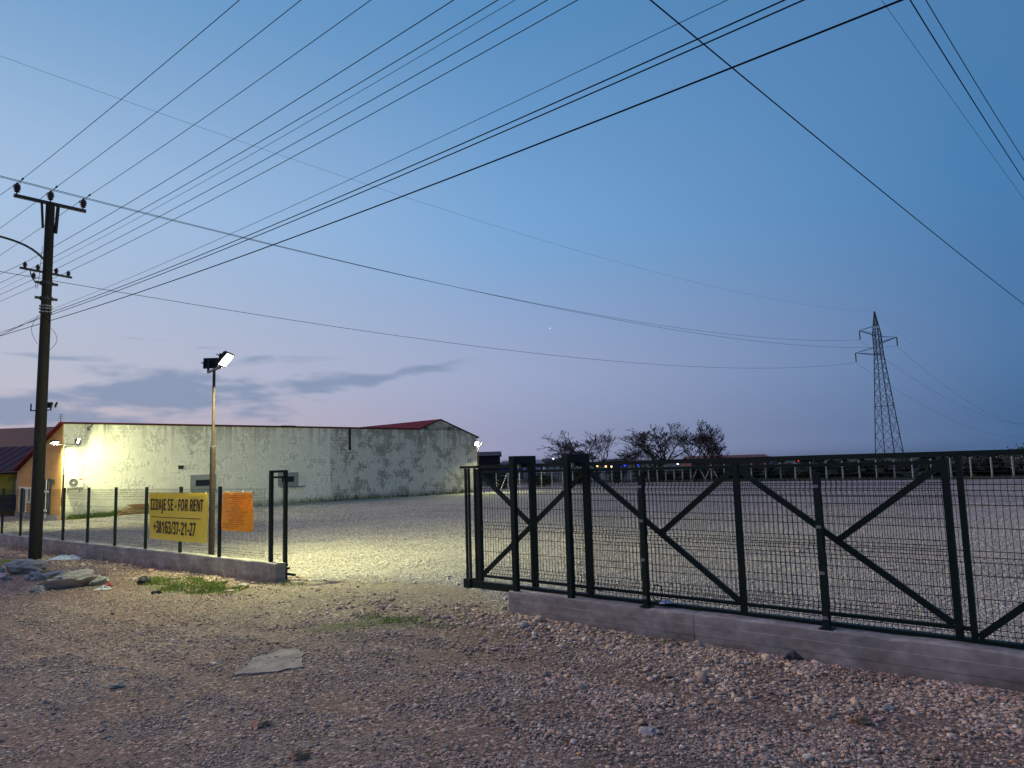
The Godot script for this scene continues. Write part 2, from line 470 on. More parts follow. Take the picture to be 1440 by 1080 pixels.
# ---------------------------------------------------------------- fences and gate
# a welded panel: wires along a frame function, pressed out in folds at some heights
func wire_panel(F: Callable, s0: float, s1: float, y0: float, y1: float, t: float, out_: float, folds: Array, step := .05, r := .0029) -> MB:
	var b := MB.new()
	var prof := [[y0, 0.0]]
	for f in folds: prof.append_array([[f - .05, 0.0], [f, .032 * out_], [f + .05, 0.0]])
	prof.push_back([y1, 0.0])
	var n_ := int((s1 - s0) / step)
	for i in n_ + 1:
		var s := s0 + (s1 - s0) * i / n_
		var ps := []
		for p in prof: ps.push_back(F.call(s, p[0], t + p[1]))
		b.tube(ps, r, r, 4, false)
	var ys := []
	var y := y0 + .04
	for f in folds:
		while y < f - .12:
			ys.push_back([y, 0.0]); y += .2
		ys.append_array([[f - .05, 0.0], [f, .032 * out_], [f + .05, 0.0]])
		y = f + .25
	while y < y1 - .02:
		ys.push_back([y, 0.0]); y += .2
	ys.push_back([y1 - .03, 0.0])
	for q in ys:
		b.tube([F.call(s0, q[0], t + q[1] + .004), F.call((s0 + s1) * .5, q[0], t + q[1] + .004), F.call(s1, q[0], t + q[1] + .004)], r * 1.15, r * 1.15, 4, false)
	return b

func wall_strip(F: Callable, s0: float, s1: float, y0: float, y1: float, t0: float, t1: float, seed_: int) -> MB:   # low concrete wall: chipped arris, board marks, mud at the foot
	var b := MB.new()
	var c := .014
	var rg := RandomNumberGenerator.new(); rg.seed = seed_
	var q := noise(seed_ + 200, 2.2, FastNoiseLite.TYPE_SIMPLEX, 3)
	var o := signf(t1 - t0)
	var sec := [[t0, y0, 0.0], [t0, y1 - .40, .0], [t0, y1 - .315, .0], [t0, y1 - .235, .004], [t0, y1 - .23, .0], [t0, y1 - .12, -.002], [t0, y1 - .115, .003], [t0, y1 - .05, .0], [t0, y1 - c, .0], [t0 + c * o, y1, .0], [t1 - c * o, y1, .0], [t1, y1 - c, .0], [t1, y0, .0]]
	var n_ := maxi(2, int((s1 - s0) / .12))
	var rows := []; var tints := []
	for i in n_ + 1:
		var s := s0 + (s1 - s0) * i / n_
		var row := []; var tn := []
		var chip := maxf(0.0, q.get_noise_2d(s * 3.0, 40.0) - .42) * .09
		for k in sec.size():
			var p: Array = sec[k]
			var j := q.get_noise_2d(s * 1.5, p[1] * 6.0) * .0035
			var t: float = p[0] + (p[2] + j) * o
			var y: float = p[1] + q.get_noise_2d(s * .5, 7.0) * .006 * (1.0 if k > 6 and k < 12 else 0.0)
			if k == 8: y -= chip
			if k == 9: t += chip * o; y -= chip * .3
			row.push_back(F.call(s, y, t))
			var mud := smoothstep(y1 - .20, y1 - .40, p[1] + q.get_noise_2d(s * 1.2, p[1] * 2.0) * .16)
			var v := 1.0 + .22 * q.get_noise_2d(s * .7, p[1] * 1.5 + 20.0)
			tn.push_back((Color(1, 1, 1) * v).lerp(Color(.62, .50, .42), mud * .8))
		rows.push_back(row); tints.push_back(tn)
	for i in n_:
		for k in sec.size() - 1:
			var at := b.v.size()
			b.quad(rows[i][k], rows[i + 1][k], rows[i + 1][k + 1], rows[i][k + 1])
			b.c[at] = tints[i][k]; b.c[at + 1] = tints[i + 1][k]; b.c[at + 2] = tints[i + 1][k + 1]; b.c[at + 3] = tints[i][k + 1]
	var last := sec.size() - 1
	for e in [0, n_]:
		var r: Array = rows[e]
		b.quad(r[0], r[8], r[11], r[last]); b.quad(r[8], r[9], r[10], r[11])
	return b

func cast_wall(label: String, F: Callable, s1: float, y0: float, y1: float, t1: float, len_: float) -> void:
	var at: Vector3 = F.call(0.0, y0, 0.0)
	var o := thing("concrete_wall", label, "wall", at)
	var s := 0.0
	var k := 0
	while s < s1 - .2:
		var e := minf(s + len_ * (1.0 + .18 * sin(k * 2.3)), s1)
		obj("wall_length", wall_strip(F, s + (.003 if k else 0.0), e - .003, y0, y1 + .003 * sin(k * 1.7), .0012 * sin(k * 3.1), t1, 60 + k + int(s1)), M.concrete, o).position = -at
		s = e; k += 1

func box_post(F: Callable, s: float, t: float, y0: float, y1: float, w := .06) -> MB:
	var b := MB.new()
	var a: Vector3 = F.call(s, y0, t); var d: Vector3 = F.call(s, y1, t)
	var x: Vector3 = (F.call(s + 1.0, y0, t) - a).normalized()
	b.boxb((a + d) * .5, Vector3(w, y1 - y0, w), Basis(x, Vector3.UP, x.cross(Vector3.UP)))
	return b

func build_fences() -> void:
	var FW := func(s, y, t): return W(s, y, t)
	var FL := func(s, y, t): return L(s, y, t)
	# --- low walls
	cast_wall("low grey concrete wall under the fence with the sliding gate", FW, 9.2, -.5, .31, .2, 2.75)
	cast_wall("low grey concrete wall under the fence with the hanging banners", FL, 40, -.8, .16, -.22, 3.1)
	# --- fence by the gate
	var f := thing("mesh_fence", "dark green welded wire fence on posts in front of the open sliding gate", "fence", W(0, .31, 0))
	var inv := -f.position
	var at := [2.12, 4.165, 6.2, 8.25]
	for s in at:
		var p := obj("post", box_post(FW, s, .065, .312, 1.815), M.green, f); p.position = inv
		var cap := MB.new(); cap.boxb(W(s, 1.825, .065), Vector3(.068, .018, .068), Basis(SU, Vector3.UP, -SN))
		var q := obj("cap", cap, M.green, p)
		var fl := MB.new(); fl.boxb(W(s, .317, .065), Vector3(.13, .01, .12), Basis(SU, Vector3.UP, -SN))
		q = obj("base_plate", fl, M.green, p)
		for y in [.42, .85, 1.3, 1.7]:
			var cl := MB.new(); cl.boxb(W(s, y, .03), Vector3(.05, .03, .014), Basis(SU, Vector3.UP, -SN))
			obj("clip", cl, M.galv, p)
	var spans := [[1.06, 2.09], [2.15, 4.135], [4.195, 6.17], [6.23, 8.22]]
	for sp in spans:
		obj("wire_panel", wire_panel(FW, sp[0], sp[1], .345, 1.79, .10, -1.0, [.47, 1.08, 1.66]), M.wire, f, "stuff").position = inv
	# --- banner fence
	f = thing("mesh_fence", "dark green welded wire fence carrying the yellow and orange banners", "fence", L(0, .16, 0))
	inv = -f.position
	var posts := []
	for k in 22: posts.push_back(.55 + 1.77 * k)
	for k in posts.size():
		var s: float = posts[k]
		if k > 0:
			var p := obj("post", box_post(FL, s, -.085, .162, 1.69), M.green, f); p.position = inv
			var cap := MB.new(); cap.boxb(L(s, 1.70, -.085), Vector3(.066, .018, .066), Basis(LU, Vector3.UP, LU.cross(Vector3.UP)))
			obj("cap", cap, M.green, p)
	for k in posts.size() - 1:
		obj("wire_panel", wire_panel(FL, posts[k] + (.03 if k else -.1), posts[k + 1] - .03, .20, 1.67, -.045, 1.0, [.33, .94, 1.52], .05, .0026), M.wire, f, "stuff").position = inv
	build_gate(FW)
	# --- portal that receives the gate
	var g := thing("gate_receiver", "dark green receiver portal standing at the end of the banner fence wall", "gate post", L(.37, -.1, -.29))
	inv = -g.position
	obj("leg", box_post(FL, .37, -.12, .162, 2.03, .07), M.green, g).position = inv
	obj("leg", box_post(FL, .37, -.46, -.25, 2.03, .07), M.green, g).position = inv
	var b := MB.new(); b.bar(L(.37, 2.005, -.154), L(.37, 2.005, -.426), .07, .05)
	obj("top_bar", b, M.green, g).position = inv
	b = MB.new(); b.bar(L(.37, 1.885, -.154), L(.37, 1.885, -.426), .05, .04)
	obj("cross_bar", b, M.green, g).position = inv
	b = MB.new(); b.boxb(L(.20, .10, -.29), Vector3(.22, .05, .12), Basis(LU, Vector3.UP, LU.cross(Vector3.UP)))
	b.boxb(L(.24, .02, -.29), Vector3(.3, .04, .2), Basis(LU, Vector3.UP, LU.cross(Vector3.UP)))
	obj("roller_rest", b, M.green, g).position = inv
	b = MB.new(); b.bar(L(.02, -.12, -.46), L(.33, -.12, -.46), .05, .04)
	obj("foot_bar", b, M.green, g).position = inv

func build_gate(FW: Callable) -> void:
	var T := .25
	var g := thing("sliding_gate", "long dark green sliding gate with diagonal braces standing open", "gate", W(0, .25, T))
	var inv := -g.position
	var beam := func(called, s0, y0, s1, y1, w, h, parent = g):
		var b := MB.new()
		b.bar(W(s0, y0, T), W(s1, y1, T), w, h)
		var o := obj(called, b, M.green, parent)
		if parent == g: o.position = inv
		return o
	for s in [-.75, 1.20, 3.23, 5.27]: obj("upright", box_post(FW, s, T, .35, 1.95, .06), M.green, g).position = inv
	for s in [5.385, 7.3]: obj("upright", box_post(FW, s, T, .35, 1.95, .05), M.green, g).position = inv
	obj("upright", box_post(FW, .24, T, .43, 1.90, .045), M.green, g).position = inv
	beam.call("top_rail", -.72, 1.985, 8.9, 1.985, .06, .05)
	beam.call("frame_rail", -.72, 1.908, 5.24, 1.908, .04, .035)
	beam.call("frame_rail", -.72, .425, 5.36, .425, .04, .035)
	beam.call("bottom_beam", -.92, .295, 8.9, .295, .08, .10)
	# braces: a long diagonal in each bay and a short one from its middle to the other top corner
	for d in [[-.70, .45, 1.15, 1.87], [-.70, 1.87, .25, 1.165], [1.25, 1.87, 3.19, .45], [2.25, 1.145, 3.18, 1.87], [3.27, 1.87, 5.23, .45], [4.27, 1.155, 5.22, 1.87], [5.42, .36, 7.27, 1.94]]:
		beam.call("brace", d[0], d[1], d[2], d[3], .04, .058)
	for sp in [[-.72, 1.17], [1.23, 3.2], [3.26, 5.24]]:
		obj("wire_infill", wire_panel(FW, sp[0], sp[1], .43, 1.90, T + .02, 1.0, [.52, 1.14, 1.72]), M.wire, g, "stuff").position = inv
	for s in [-1.03, -.965, -.84]: obj("front_bar", box_post(FW, s, T, .32, 1.965, .03), M.green, g).position = inv
	beam.call("front_cap", -1.12, 1.985, -.75, 1.985, .07, .035)
	beam.call("front_shoe", -1.06, .30, -.925, .30, .12, .13)
	for s in [-.66, 1.29]:
		for y in [.5, 1.1]:
			var b := MB.new(); b.boxb(W(s - .03, y, T - .035), Vector3(.03, .05, .012), Basis(SU, Vector3.UP, -SN))
			obj("hinge_lug", b, M.green, g).position = inv
	# guide portals the gate slides through
	var where := ["dark green guide portal at the very end of the concrete wall", "dark green guide portal straddling the gate between the wall end and the first fence post"]
	var k := 0
	for s in [.10, 1.03]:
		var p := thing("guide_portal", where[k], "gate post", W(s, .31, T)); k += 1
		inv = -p.position
		obj("leg", box_post(FW, s, .05, .312, 2.01, .072), M.green, p).position = inv
		obj("leg", box_post(FW, s, .455, -.3, 2.01, .072), M.green, p).position = inv
		var b := MB.new(); b.boxb(W(s, 2.065, .2525), Vector3(.085, .11, .48), Basis(SU, Vector3.UP, -SN))
		obj("head_plate", b, M.green, p).position = inv
		for t in [.185, .315]:
			b = MB.new(); b.tube([W(s, 1.945, t), W(s, 2.01, t)], .022, .022, 10)
			obj("roller", b, M.galv, p).position = inv
	# cable lock and a rag at the foot of the first post
	var ring := []
	for i in 21: ring.push_back(W(2.235 + .062 * cos(TAU * i / 20.0), .47 + .095 * sin(TAU * i / 20.0), .125 + .01 * sin(i * .9)))
	var b2 := MB.new(); b2.tube(ring, .0075, .0075, 6)
	tag(obj("cable_lock", b2, M.cable), "black cable lock looped through the wire panel beside a fence post", "lock")
	var rag := cloth_lump(W(2.33, .365, .155), .085, .045, 3)
	tag(obj("rag", rag, M.bag), "pale blue crumpled rag on the wall beside the cable lock", "rag")

func cloth_lump(o: Vector3, r: float, h: float, s: int) -> MB:
	var b := MB.new()
	var q := noise(s, .9, FastNoiseLite.TYPE_SIMPLEX_SMOOTH, 3)
	var k := 20
	var P := func(i: int, j: int) -> Vector3:
		var u := i / float(k) * 2 - 1; var w := j / float(k) * 2 - 1
		var e := minf(1.0, Vector2(u, w).length())
		var rim := 1.0 + .35 * q.get_noise_2d(u * .8, w * .8 + 9)
		var lift := h * (1.0 - e * e) * (.6 + .9 * q.get_noise_2d(u * 2.2, w * 2.2)) + .12 * h * absf(q.get_noise_2d(u * 5.0, w * 5.0))
		return o + Vector3(u * r * rim, maxf(.004, lift) - h * .15, w * r * .6 * rim)
	for i in k:
		for j in k: b.quad(P.call(i, j + 1), P.call(i + 1, j + 1), P.call(i + 1, j), P.call(i, j))
	return b

# ---------------------------------------------------------------- banners
func banner_disp(u: float, w: float, s: int) -> float:   # sag and creases that run in from the corners
	var d := .020 * sin(u * 5.0 + s) * sin(w * 3.0 + s * 2.0)
	for c: Vector2 in [Vector2(0, 0), Vector2(1, 0), Vector2(0, 1), Vector2(1, 1)]:
		var p := Vector2(u, w) - c
		var a := atan2(absf(p.y), absf(p.x))
		d += .012 * sin(a * 13.0 + s) * exp(-p.length() * 3.2)
	return d + .006 * sin(u * 21.0 + w * 4.0)

func build_banner(label: String, s0: float, s1: float, y0: float, y1: float, m: Material, seed_: int) -> Node3D:
	var o := thing("banner", label, "banner", L(s0, y0, .01))
	var inv := -o.position
	var b := MB.new()
	var nu := 36; var nw := 24
	for i in nu:
		for j in nw:
			var q := []
			for c in [[0, 1], [1, 1], [1, 0], [0, 0]]:
				var u: float = (i + c[0]) / float(nu); var w: float = (j + c[1]) / float(nw)
				var sag := .012 * sin(u * PI) * w
				q.push_back(L(lerpf(s0, s1, u), lerpf(y1, y0, w) - sag, .024 + banner_disp(u, w, seed_)))
			b.quad(q[0], q[1], q[2], q[3], Vector2(i / float(nu), j / float(nw)), Vector2((i + 1) / float(nu), (j + 1) / float(nw)))
	# flat quads to smooth cloth
	var acc := {}
	for i in b.v.size():
		var key := (b.v[i] * 2000.0).round(); acc[key] = acc.get(key, Vector3.ZERO) + b.n[i]
	for i in b.v.size(): b.n[i] = acc[(b.v[i] * 2000.0).round()].normalized()
	obj("sheet", b, m, o).position = inv
	for c in [[0.02, 0.03], [.98, .03], [.02, .97], [.98, .97], [.35, .03], [.7, .03]]:
		var e := L(lerpf(s0, s1, c[0]), lerpf(y1, y0, c[1]), .032 + banner_disp(c[0], c[1], seed_))
		var t := MB.new()
		t.tube([e, e + LU * ((.5 - c[0]) * -.12) + Vector3.UP * .02 - LN * .03, e + LU * ((.5 - c[0]) * -.3) + Vector3.UP * (.05 if c[1] < .5 else -.03) - LN * .065], .006, .004, 5)
		obj("tie", t, M.cord, o).position = inv
	return o

func banner_text(o: Node3D, called: String, text: String, s0: float, s1: float, y0: float, y1: float, u0: float, u1: float, w0: float, w1: float, seed_: int) -> void:
	var f := SystemFont.new()
	f.font_names = PackedStringArray(["Droid Sans"]); f.font_weight = 700
	var tm := TextMesh.new()
	tm.text = text; tm.font = f; tm.font_size = 64; tm.pixel_size = .01; tm.depth = 0.0; tm.curve_step = 2.0
	var a := tm.surface_get_arrays(0) if tm.get_surface_count() else tm.get_mesh_arrays()
	var vs: PackedVector3Array = a[Mesh.ARRAY_VERTEX]
	var lo := Vector3(1e9, 1e9, 0); var hi := Vector3(-1e9, -1e9, 0)
	for p in vs: lo = lo.min(p); hi = hi.max(p)
	var b := MB.new()
	var ids: PackedInt32Array = a[Mesh.ARRAY_INDEX] if a[Mesh.ARRAY_INDEX] != null else PackedInt32Array(range(vs.size()))
	for p in vs:
		var u := lerpf(u0, u1, (p.x - lo.x) / (hi.x - lo.x)); var w := lerpf(w1, w0, (p.y - lo.y) / (hi.y - lo.y))
		b.vert(L(lerpf(s0, s1, u), lerpf(y1, y0, w) - .012 * sin(u * PI) * w, .033 + banner_disp(u, w, seed_)), LN)
	b.ix = ids
	# heavy strokes: three thin layers, each half a millimetre above and a touch beside the last
	var fat := MB.new()
	for k in 3:
		var first := fat.v.size()
		for i in b.v.size(): fat.vert(b.v[i] + LU * (k - 1) * .003 + LN * k * .0005, LN)
		for i in b.ix: fat.ix.push_back(first + i)
	obj(called, fat, M.letters, o).position = -o.position

func build_banners() -> void:
	var m := mat(lin(.80, .69, .09), .55)
	m.backlight_enabled = true; m.backlight = Color(.75, .58, .05)
	var s0 := 5.45; var s1 := 2.64; var y0 := .455; var y1 := 1.57
	var o := build_banner("large yellow banner with big dark lettering tied to the fence", s0, s1, y0, y1, m, 1)
	banner_text(o, "headline", "IZDAJE SE - FOR RENT", s0, s1, y0, y1, .035, .93, .125, .45, 1)
	banner_text(o, "telephone_number", "+38163/37-21-27", s0, s1, y0, y1, .07, .83, .60, .87, 1)
	var b := MB.new()
	for i in 30:
		var u := lerpf(.035, .90, i / 30.0); var u2 := lerpf(.035, .90, (i + 1) / 30.0)
		var q := []
		for c in [[u, .53], [u2, .53], [u2, .515], [u, .515]]: q.push_back(L(lerpf(s0, s1, c[0]), lerpf(y1, y0, c[1]) - .012 * sin(c[0] * PI) * c[1], .033 + banner_disp(c[0], c[1], 1)))
		b.quad(q[0], q[1], q[2], q[3])
	obj("underline", b, M.letters, o).position = -o.position
	# the orange sheet: lines of small print, too small to read
	var w := 256; var h := 192
	var im := Image.create(w, h, false, Image.FORMAT_RGB8)
	im.fill(Color(1.0, .72, .13))
	var rg := RandomNumberGenerator.new(); rg.seed = 4
	var y := 16
	for k in 17:
		var wide: int = [150, 150, 90, 110, 130, 60, 110, 90, 200, 120, 150, 80, 130, 110, 180, 120, 90][k]
		var left := (w - wide) / 2 if k < 14 else 20
		var x := left
		while x < left + wide:
			var l := rg.randi_range(4, 15)
			im.fill_rect(Rect2i(x, y, mini(l, left + wide - x), 4 if k < 2 else 3), Color(.55, .27, .06))
			x += l + 4
		y += 10
	var m2 := mat(Color.WHITE, .5)
	m2.albedo_texture = ImageTexture.create_from_image(im)
	m2.backlight_enabled = true; m2.backlight = Color(.7, .36, .03)
	build_banner("small orange banner with rows of fine print tied to the fence", 2.045, .82, .769, 1.588, m2, 4)

# ---------------------------------------------------------------- floodlight masts
func flood_head(o: Node3D, p: Vector3, dir: Vector3, lit: bool, energy := 0.0, k := 1.0) -> void:
	dir = dir.normalized()
	var x := Vector3.UP.cross(-dir).normalized()
	var up := (-dir).cross(x).normalized()
	var bs := Basis(x, up, -dir)
	var b := MB.new()
	b.boxb(p - dir * .03 * k, Vector3(.34, .26, .05) * k, bs)
	for i in 7: b.boxb(p - dir * .065 * k + x * (i - 3) * .045 * k, Vector3(.008, .22, .03) * k, bs)
	var h := obj("floodlight", b, M.alu, o); h.position = -o.position
	b = MB.new(); b.boxb(p - dir * .003 * k, Vector3(.30, .22, .008) * k, bs)
	obj("lens", b, M.lens if lit else M.lensoff, h)
	b = MB.new()
	b.bar(p + x * .185 * k, p + x * .185 * k - dir * .12 * k, .03 * k, .008 * k, up); b.bar(p - x * .185 * k, p - x * .185 * k - dir * .12 * k, .03 * k, .008 * k, up)
	b.bar(p + x * .185 * k - dir * .12 * k, p - x * .185 * k - dir * .12 * k, .03 * k, .008 * k, up)
	obj("yoke", b, M.alu, h)
	if lit:
		var l := AreaLight3D.new()
		l.name = "floodlight_glow"
		l.area_size = Vector2(.29, .21) * k
		l.light_color = lin(.96, 1.0, .50)
		l.light_energy = energy; l.shadow_enabled = true
		l.area_range = 90.0; l.area_attenuation = 2.0
		l.transform = Transform3D(bs, p + dir * .012 - o.position)
		o.add_child(l, true)

func mast(label: String, foot: Vector3, top: float, bar: Vector3, heads: Array, r := .05) -> Node3D:
	var o := thing("floodlight_mast", label, "floodlight", foot)
	var inv := -foot
	var h := top - foot.y
	var b := MB.new(); b.tube([foot, foot + Vector3.UP * h * .62], r * 1.35, r * 1.25, 12)
	obj("pole", b, M.rust, o).position = inv
	b = MB.new(); b.tube([foot + Vector3.UP * h * .62, foot + Vector3.UP * h], r * .72, r * .66, 12)
	obj("upper_pole", b, M.rust, o).position = inv
	b = MB.new(); b.tube([foot + Vector3.UP * (h * .62 - .03), foot + Vector3.UP * (h * .62 + .03)], r * 1.12, r * 1.12, 12)
	obj("collar", b, M.galv, o).position = inv
	var c := Vector3(foot.x, top + .02, foot.z)
	b = MB.new(); b.bar(c - bar, c + bar, .05, .05)
	obj("crossbar", b, M.alu, o).position = inv
	for e in [-1.0, 1.0]:
		b = MB.new(); b.bar(c + bar * e * .96, c + bar * e * .96 + Vector3.UP * .32, .045, .045)
		obj("bracket", b, M.alu, o).position = inv
	for hd in heads:
		flood_head(o, c + bar * hd[0] + Vector3.UP * .26 + hd[1].normalized() * .17, hd[1], hd[2], hd[3], hd[4] if hd.size() > 4 else 1.0)
	return o

func build_masts() -> void:
	mast("tall floodlight mast behind the banners with one lamp lit", Vector3(-7.09, hgt(-7.09, -17.3) - .1, -17.3), 4.44, Vector3(.33, 0, .44), [[-1.0, Vector3(.0, -.10, -1.0), true, 60.0], [1.0, Vector3(.76, -.62, -.02), true, 95.0, 1.4]])
	mast("floodlight mast with two lit lamps at the corner of the warehouse", Vector3(-27.25, hgt(-27.25, -44.5) - .2, -44.5), 4.0, Vector3(.5, 0, -.25), [[-1.0, Vector3(.32, -.9, .11), true, 60.0, 1.3], [1.0, Vector3(.99, -.3, -.28), true, 32.0, 1.3]], .045)
	mast("floodlight mast with a lit lamp beside the gabled end of the warehouse", Vector3(-3.35, hgt(-3.35, -69.0) - .2, -69.0), 3.85, Vector3(.24, 0, .12), [[-1.0, Vector3(.70, -.35, .62), true, 100.0, 1.6], [1.0, Vector3(.9, -.4, -.3), false, 0.0]], .045)
	mast("unlit floodlight mast half hidden behind the wooden utility pole", Vector3(-21.35, hgt(-21.35, -33.0) - .2, -33.0), 5.05, Vector3(.5, 0, .05), [[.55, Vector3(.08, -.16, -.97), true, 130.0], [1.15, Vector3(.85, -.3, -.5), false, 0.0]], .045)

# ---------------------------------------------------------------- utility pole and lines
func insulator(o: Node3D, p: Vector3, k: float) -> void:
	var b := MB.new()
	b.lathe(p, [[.0, -.26 * k], [.02 * k, -.26 * k], [.02 * k, -.16 * k], [.075 * k, -.16 * k], [.055 * k, -.11 * k], [.095 * k, -.10 * k], [.065 * k, -.05 * k], [.105 * k, -.04 * k], [.075 * k, .01 * k], [.095 * k, .025 * k], [.04 * k, .07 * k], [.04 * k, .10 * k], [.0, .105 * k]], 12)
	obj("insulator", b, M.porcelain, o).position = -o.position

func build_pole() -> void:
	var foot := Vector3(-13.512, -.45, -20.896)
	var o := thing("utility_pole", "dark wooden utility pole with two crossarms of insulators and a lamp arm", "utility pole", foot)
	var inv := -foot
	var put_ := func(called, b, m, parent = o):
		var q := obj(called, b, m, parent)
		if parent == o: q.position = inv
		return q
	var b := MB.new(); b.tube([foot, Vector3(-13.507, 3, -20.9), Vector3(-13.50, 6.5, -20.907), Vector3(-13.498, 10.05, -20.912)], .168, .118, 14)
	put_.call("shaft", b, M.wood)
	var aL := Vector3(-14.115, 10.09, -20.22); var aR := Vector3(-12.865, 10.07, -21.62)
	b = MB.new(); b.bar(aL, aR, .09, .09)
	put_.call("crossarm", b, M.iron)
	for p in [Vector3(-14.067, 10.373, -20.273), Vector3(-13.502, 10.36, -20.907), Vector3(-12.917, 10.345, -21.564)]: insulator(o, p, 1.0)
	b = MB.new(); b.bar(Vector3(-13.65, 10.06, -20.75), Vector3(-13.62, 9.3, -20.8), .05, .05); b.bar(Vector3(-13.36, 10.05, -21.06), Vector3(-13.38, 9.2, -21.02), .07, .07)
	put_.call("strut", b, M.wood)
	b = MB.new(); b.bar(Vector3(-13.96, 8.005, -20.38), Vector3(-13.07, 7.945, -21.39), .05, .06)
	put_.call("lower_crossarm", b, M.iron)
	for p in [Vector3(-13.881, 8.14, -20.481), Vector3(-13.667, 8.12, -20.721), Vector3(-13.351, 8.10, -21.077), Vector3(-13.138, 8.075, -21.316)]: insulator(o, p, .62)
	insulator(o, Vector3(-13.73, 7.86, -20.65), .6)
	b = MB.new()
	var hook := []
	for i in 9: hook.push_back(Vector3(-13.79, 7.98, -20.585) + Vector3(.09 * (1 - cos(PI * i / 8.0)) * .5, -.33 * sin(PI * i / 16.0), -.10 * (1 - cos(PI * i / 8.0)) * .5))
	b.tube(hook, .014, .014, 6)
	put_.call("hook", b, M.iron)
	for y in [7.66, 7.21]:
		b = MB.new(); b.bar(Vector3(-13.70, y, -20.70), Vector3(-13.31, y, -21.12), .06, .07)
		b.tube([Vector3(-13.505, y - .05, -20.906), Vector3(-13.505, y + .05, -20.906)], .165, .165, 14)
		put_.call("bracket", b, M.iron)
	for y in [6.98, 6.90, 6.80]:
		b = MB.new(); b.tube([Vector3(-13.505, y - .018, -20.906), Vector3(-13.505, y + .018, -20.906)], .168, .168, 14)
		put_.call("band", b, M.galv)
	# jumper loops
	for d in [[Vector3(-13.72, 7.95, -20.66), Vector3(-13.60, 8.75, -20.79), .85], [Vector3(-13.62, 6.7, -20.79), Vector3(-13.62, 5.85, -20.79), .28], [Vector3(-13.38, 6.35, -21.0), Vector3(-13.40, 5.7, -21.0), -.28]]:
		b = MB.new()
		var ps := []
		for i in 13:
			var k := i / 12.0
			var p: Vector3 = d[0].lerp(d[1], k)
			ps.push_back(p + (Vector3.DOWN * sin(PI * k) * d[2] if absf(d[2]) > .5 else Vector3(-.66, 0, .75) * sin(PI * k) * d[2] * .6))
		b.tube(ps, .006, .006, 5)
		put_.call("loop", b, M.cable)
	# lamp arm that reaches over the road
	b = MB.new()
	var arm := []
	var e0 := Vector3(-13.56, 8.34, -20.86)
	for i in 15:
		var k := i / 14.0
		arm.push_back(e0 + Vector3(-.665, 0, .747) * 2.3 * k + Vector3.UP * .52 * (1.0 - exp(-5.0 * k)))
	b.tube(arm, .034, .03, 8)
	put_.call("lamp_arm", b, M.iron)
	b = MB.new()
	var tip: Vector3 = arm[14]
	b.lathe(tip + Vector3(-.22, -.06, .17), [[.0, -.06], [.10, -.05], [.15, .0], [.12, .06], [.0, .09]], 12)
	put_.call("lamp_head", b, M.galv)

func wire(label: String, a: Vector3, dir: Vector3, runs: Array, r: float, m: Material, group: String) -> void:
	# runs: [length, slope, curve] along +dir and then along -dir
	var ps := []
	if runs.size() > 1:
		for i in range(24, 0, -1):
			var t: float = runs[1][0] * i / 24.0
			ps.push_back(a - dir * t + Vector3.UP * (runs[1][1] * t + runs[1][2] * t * t))
	ps.push_back(a)
	for i in range(1, 33):
		var t: float = runs[0][0] * i / 32.0
		ps.push_back(a + dir * t + Vector3.UP * (runs[0][1] * t + runs[0][2] * t * t))
	var b := MB.new(); b.tube(ps, r, r, 5)
	tag(obj("overhead_wire", b, m), label, "overhead wire", group)

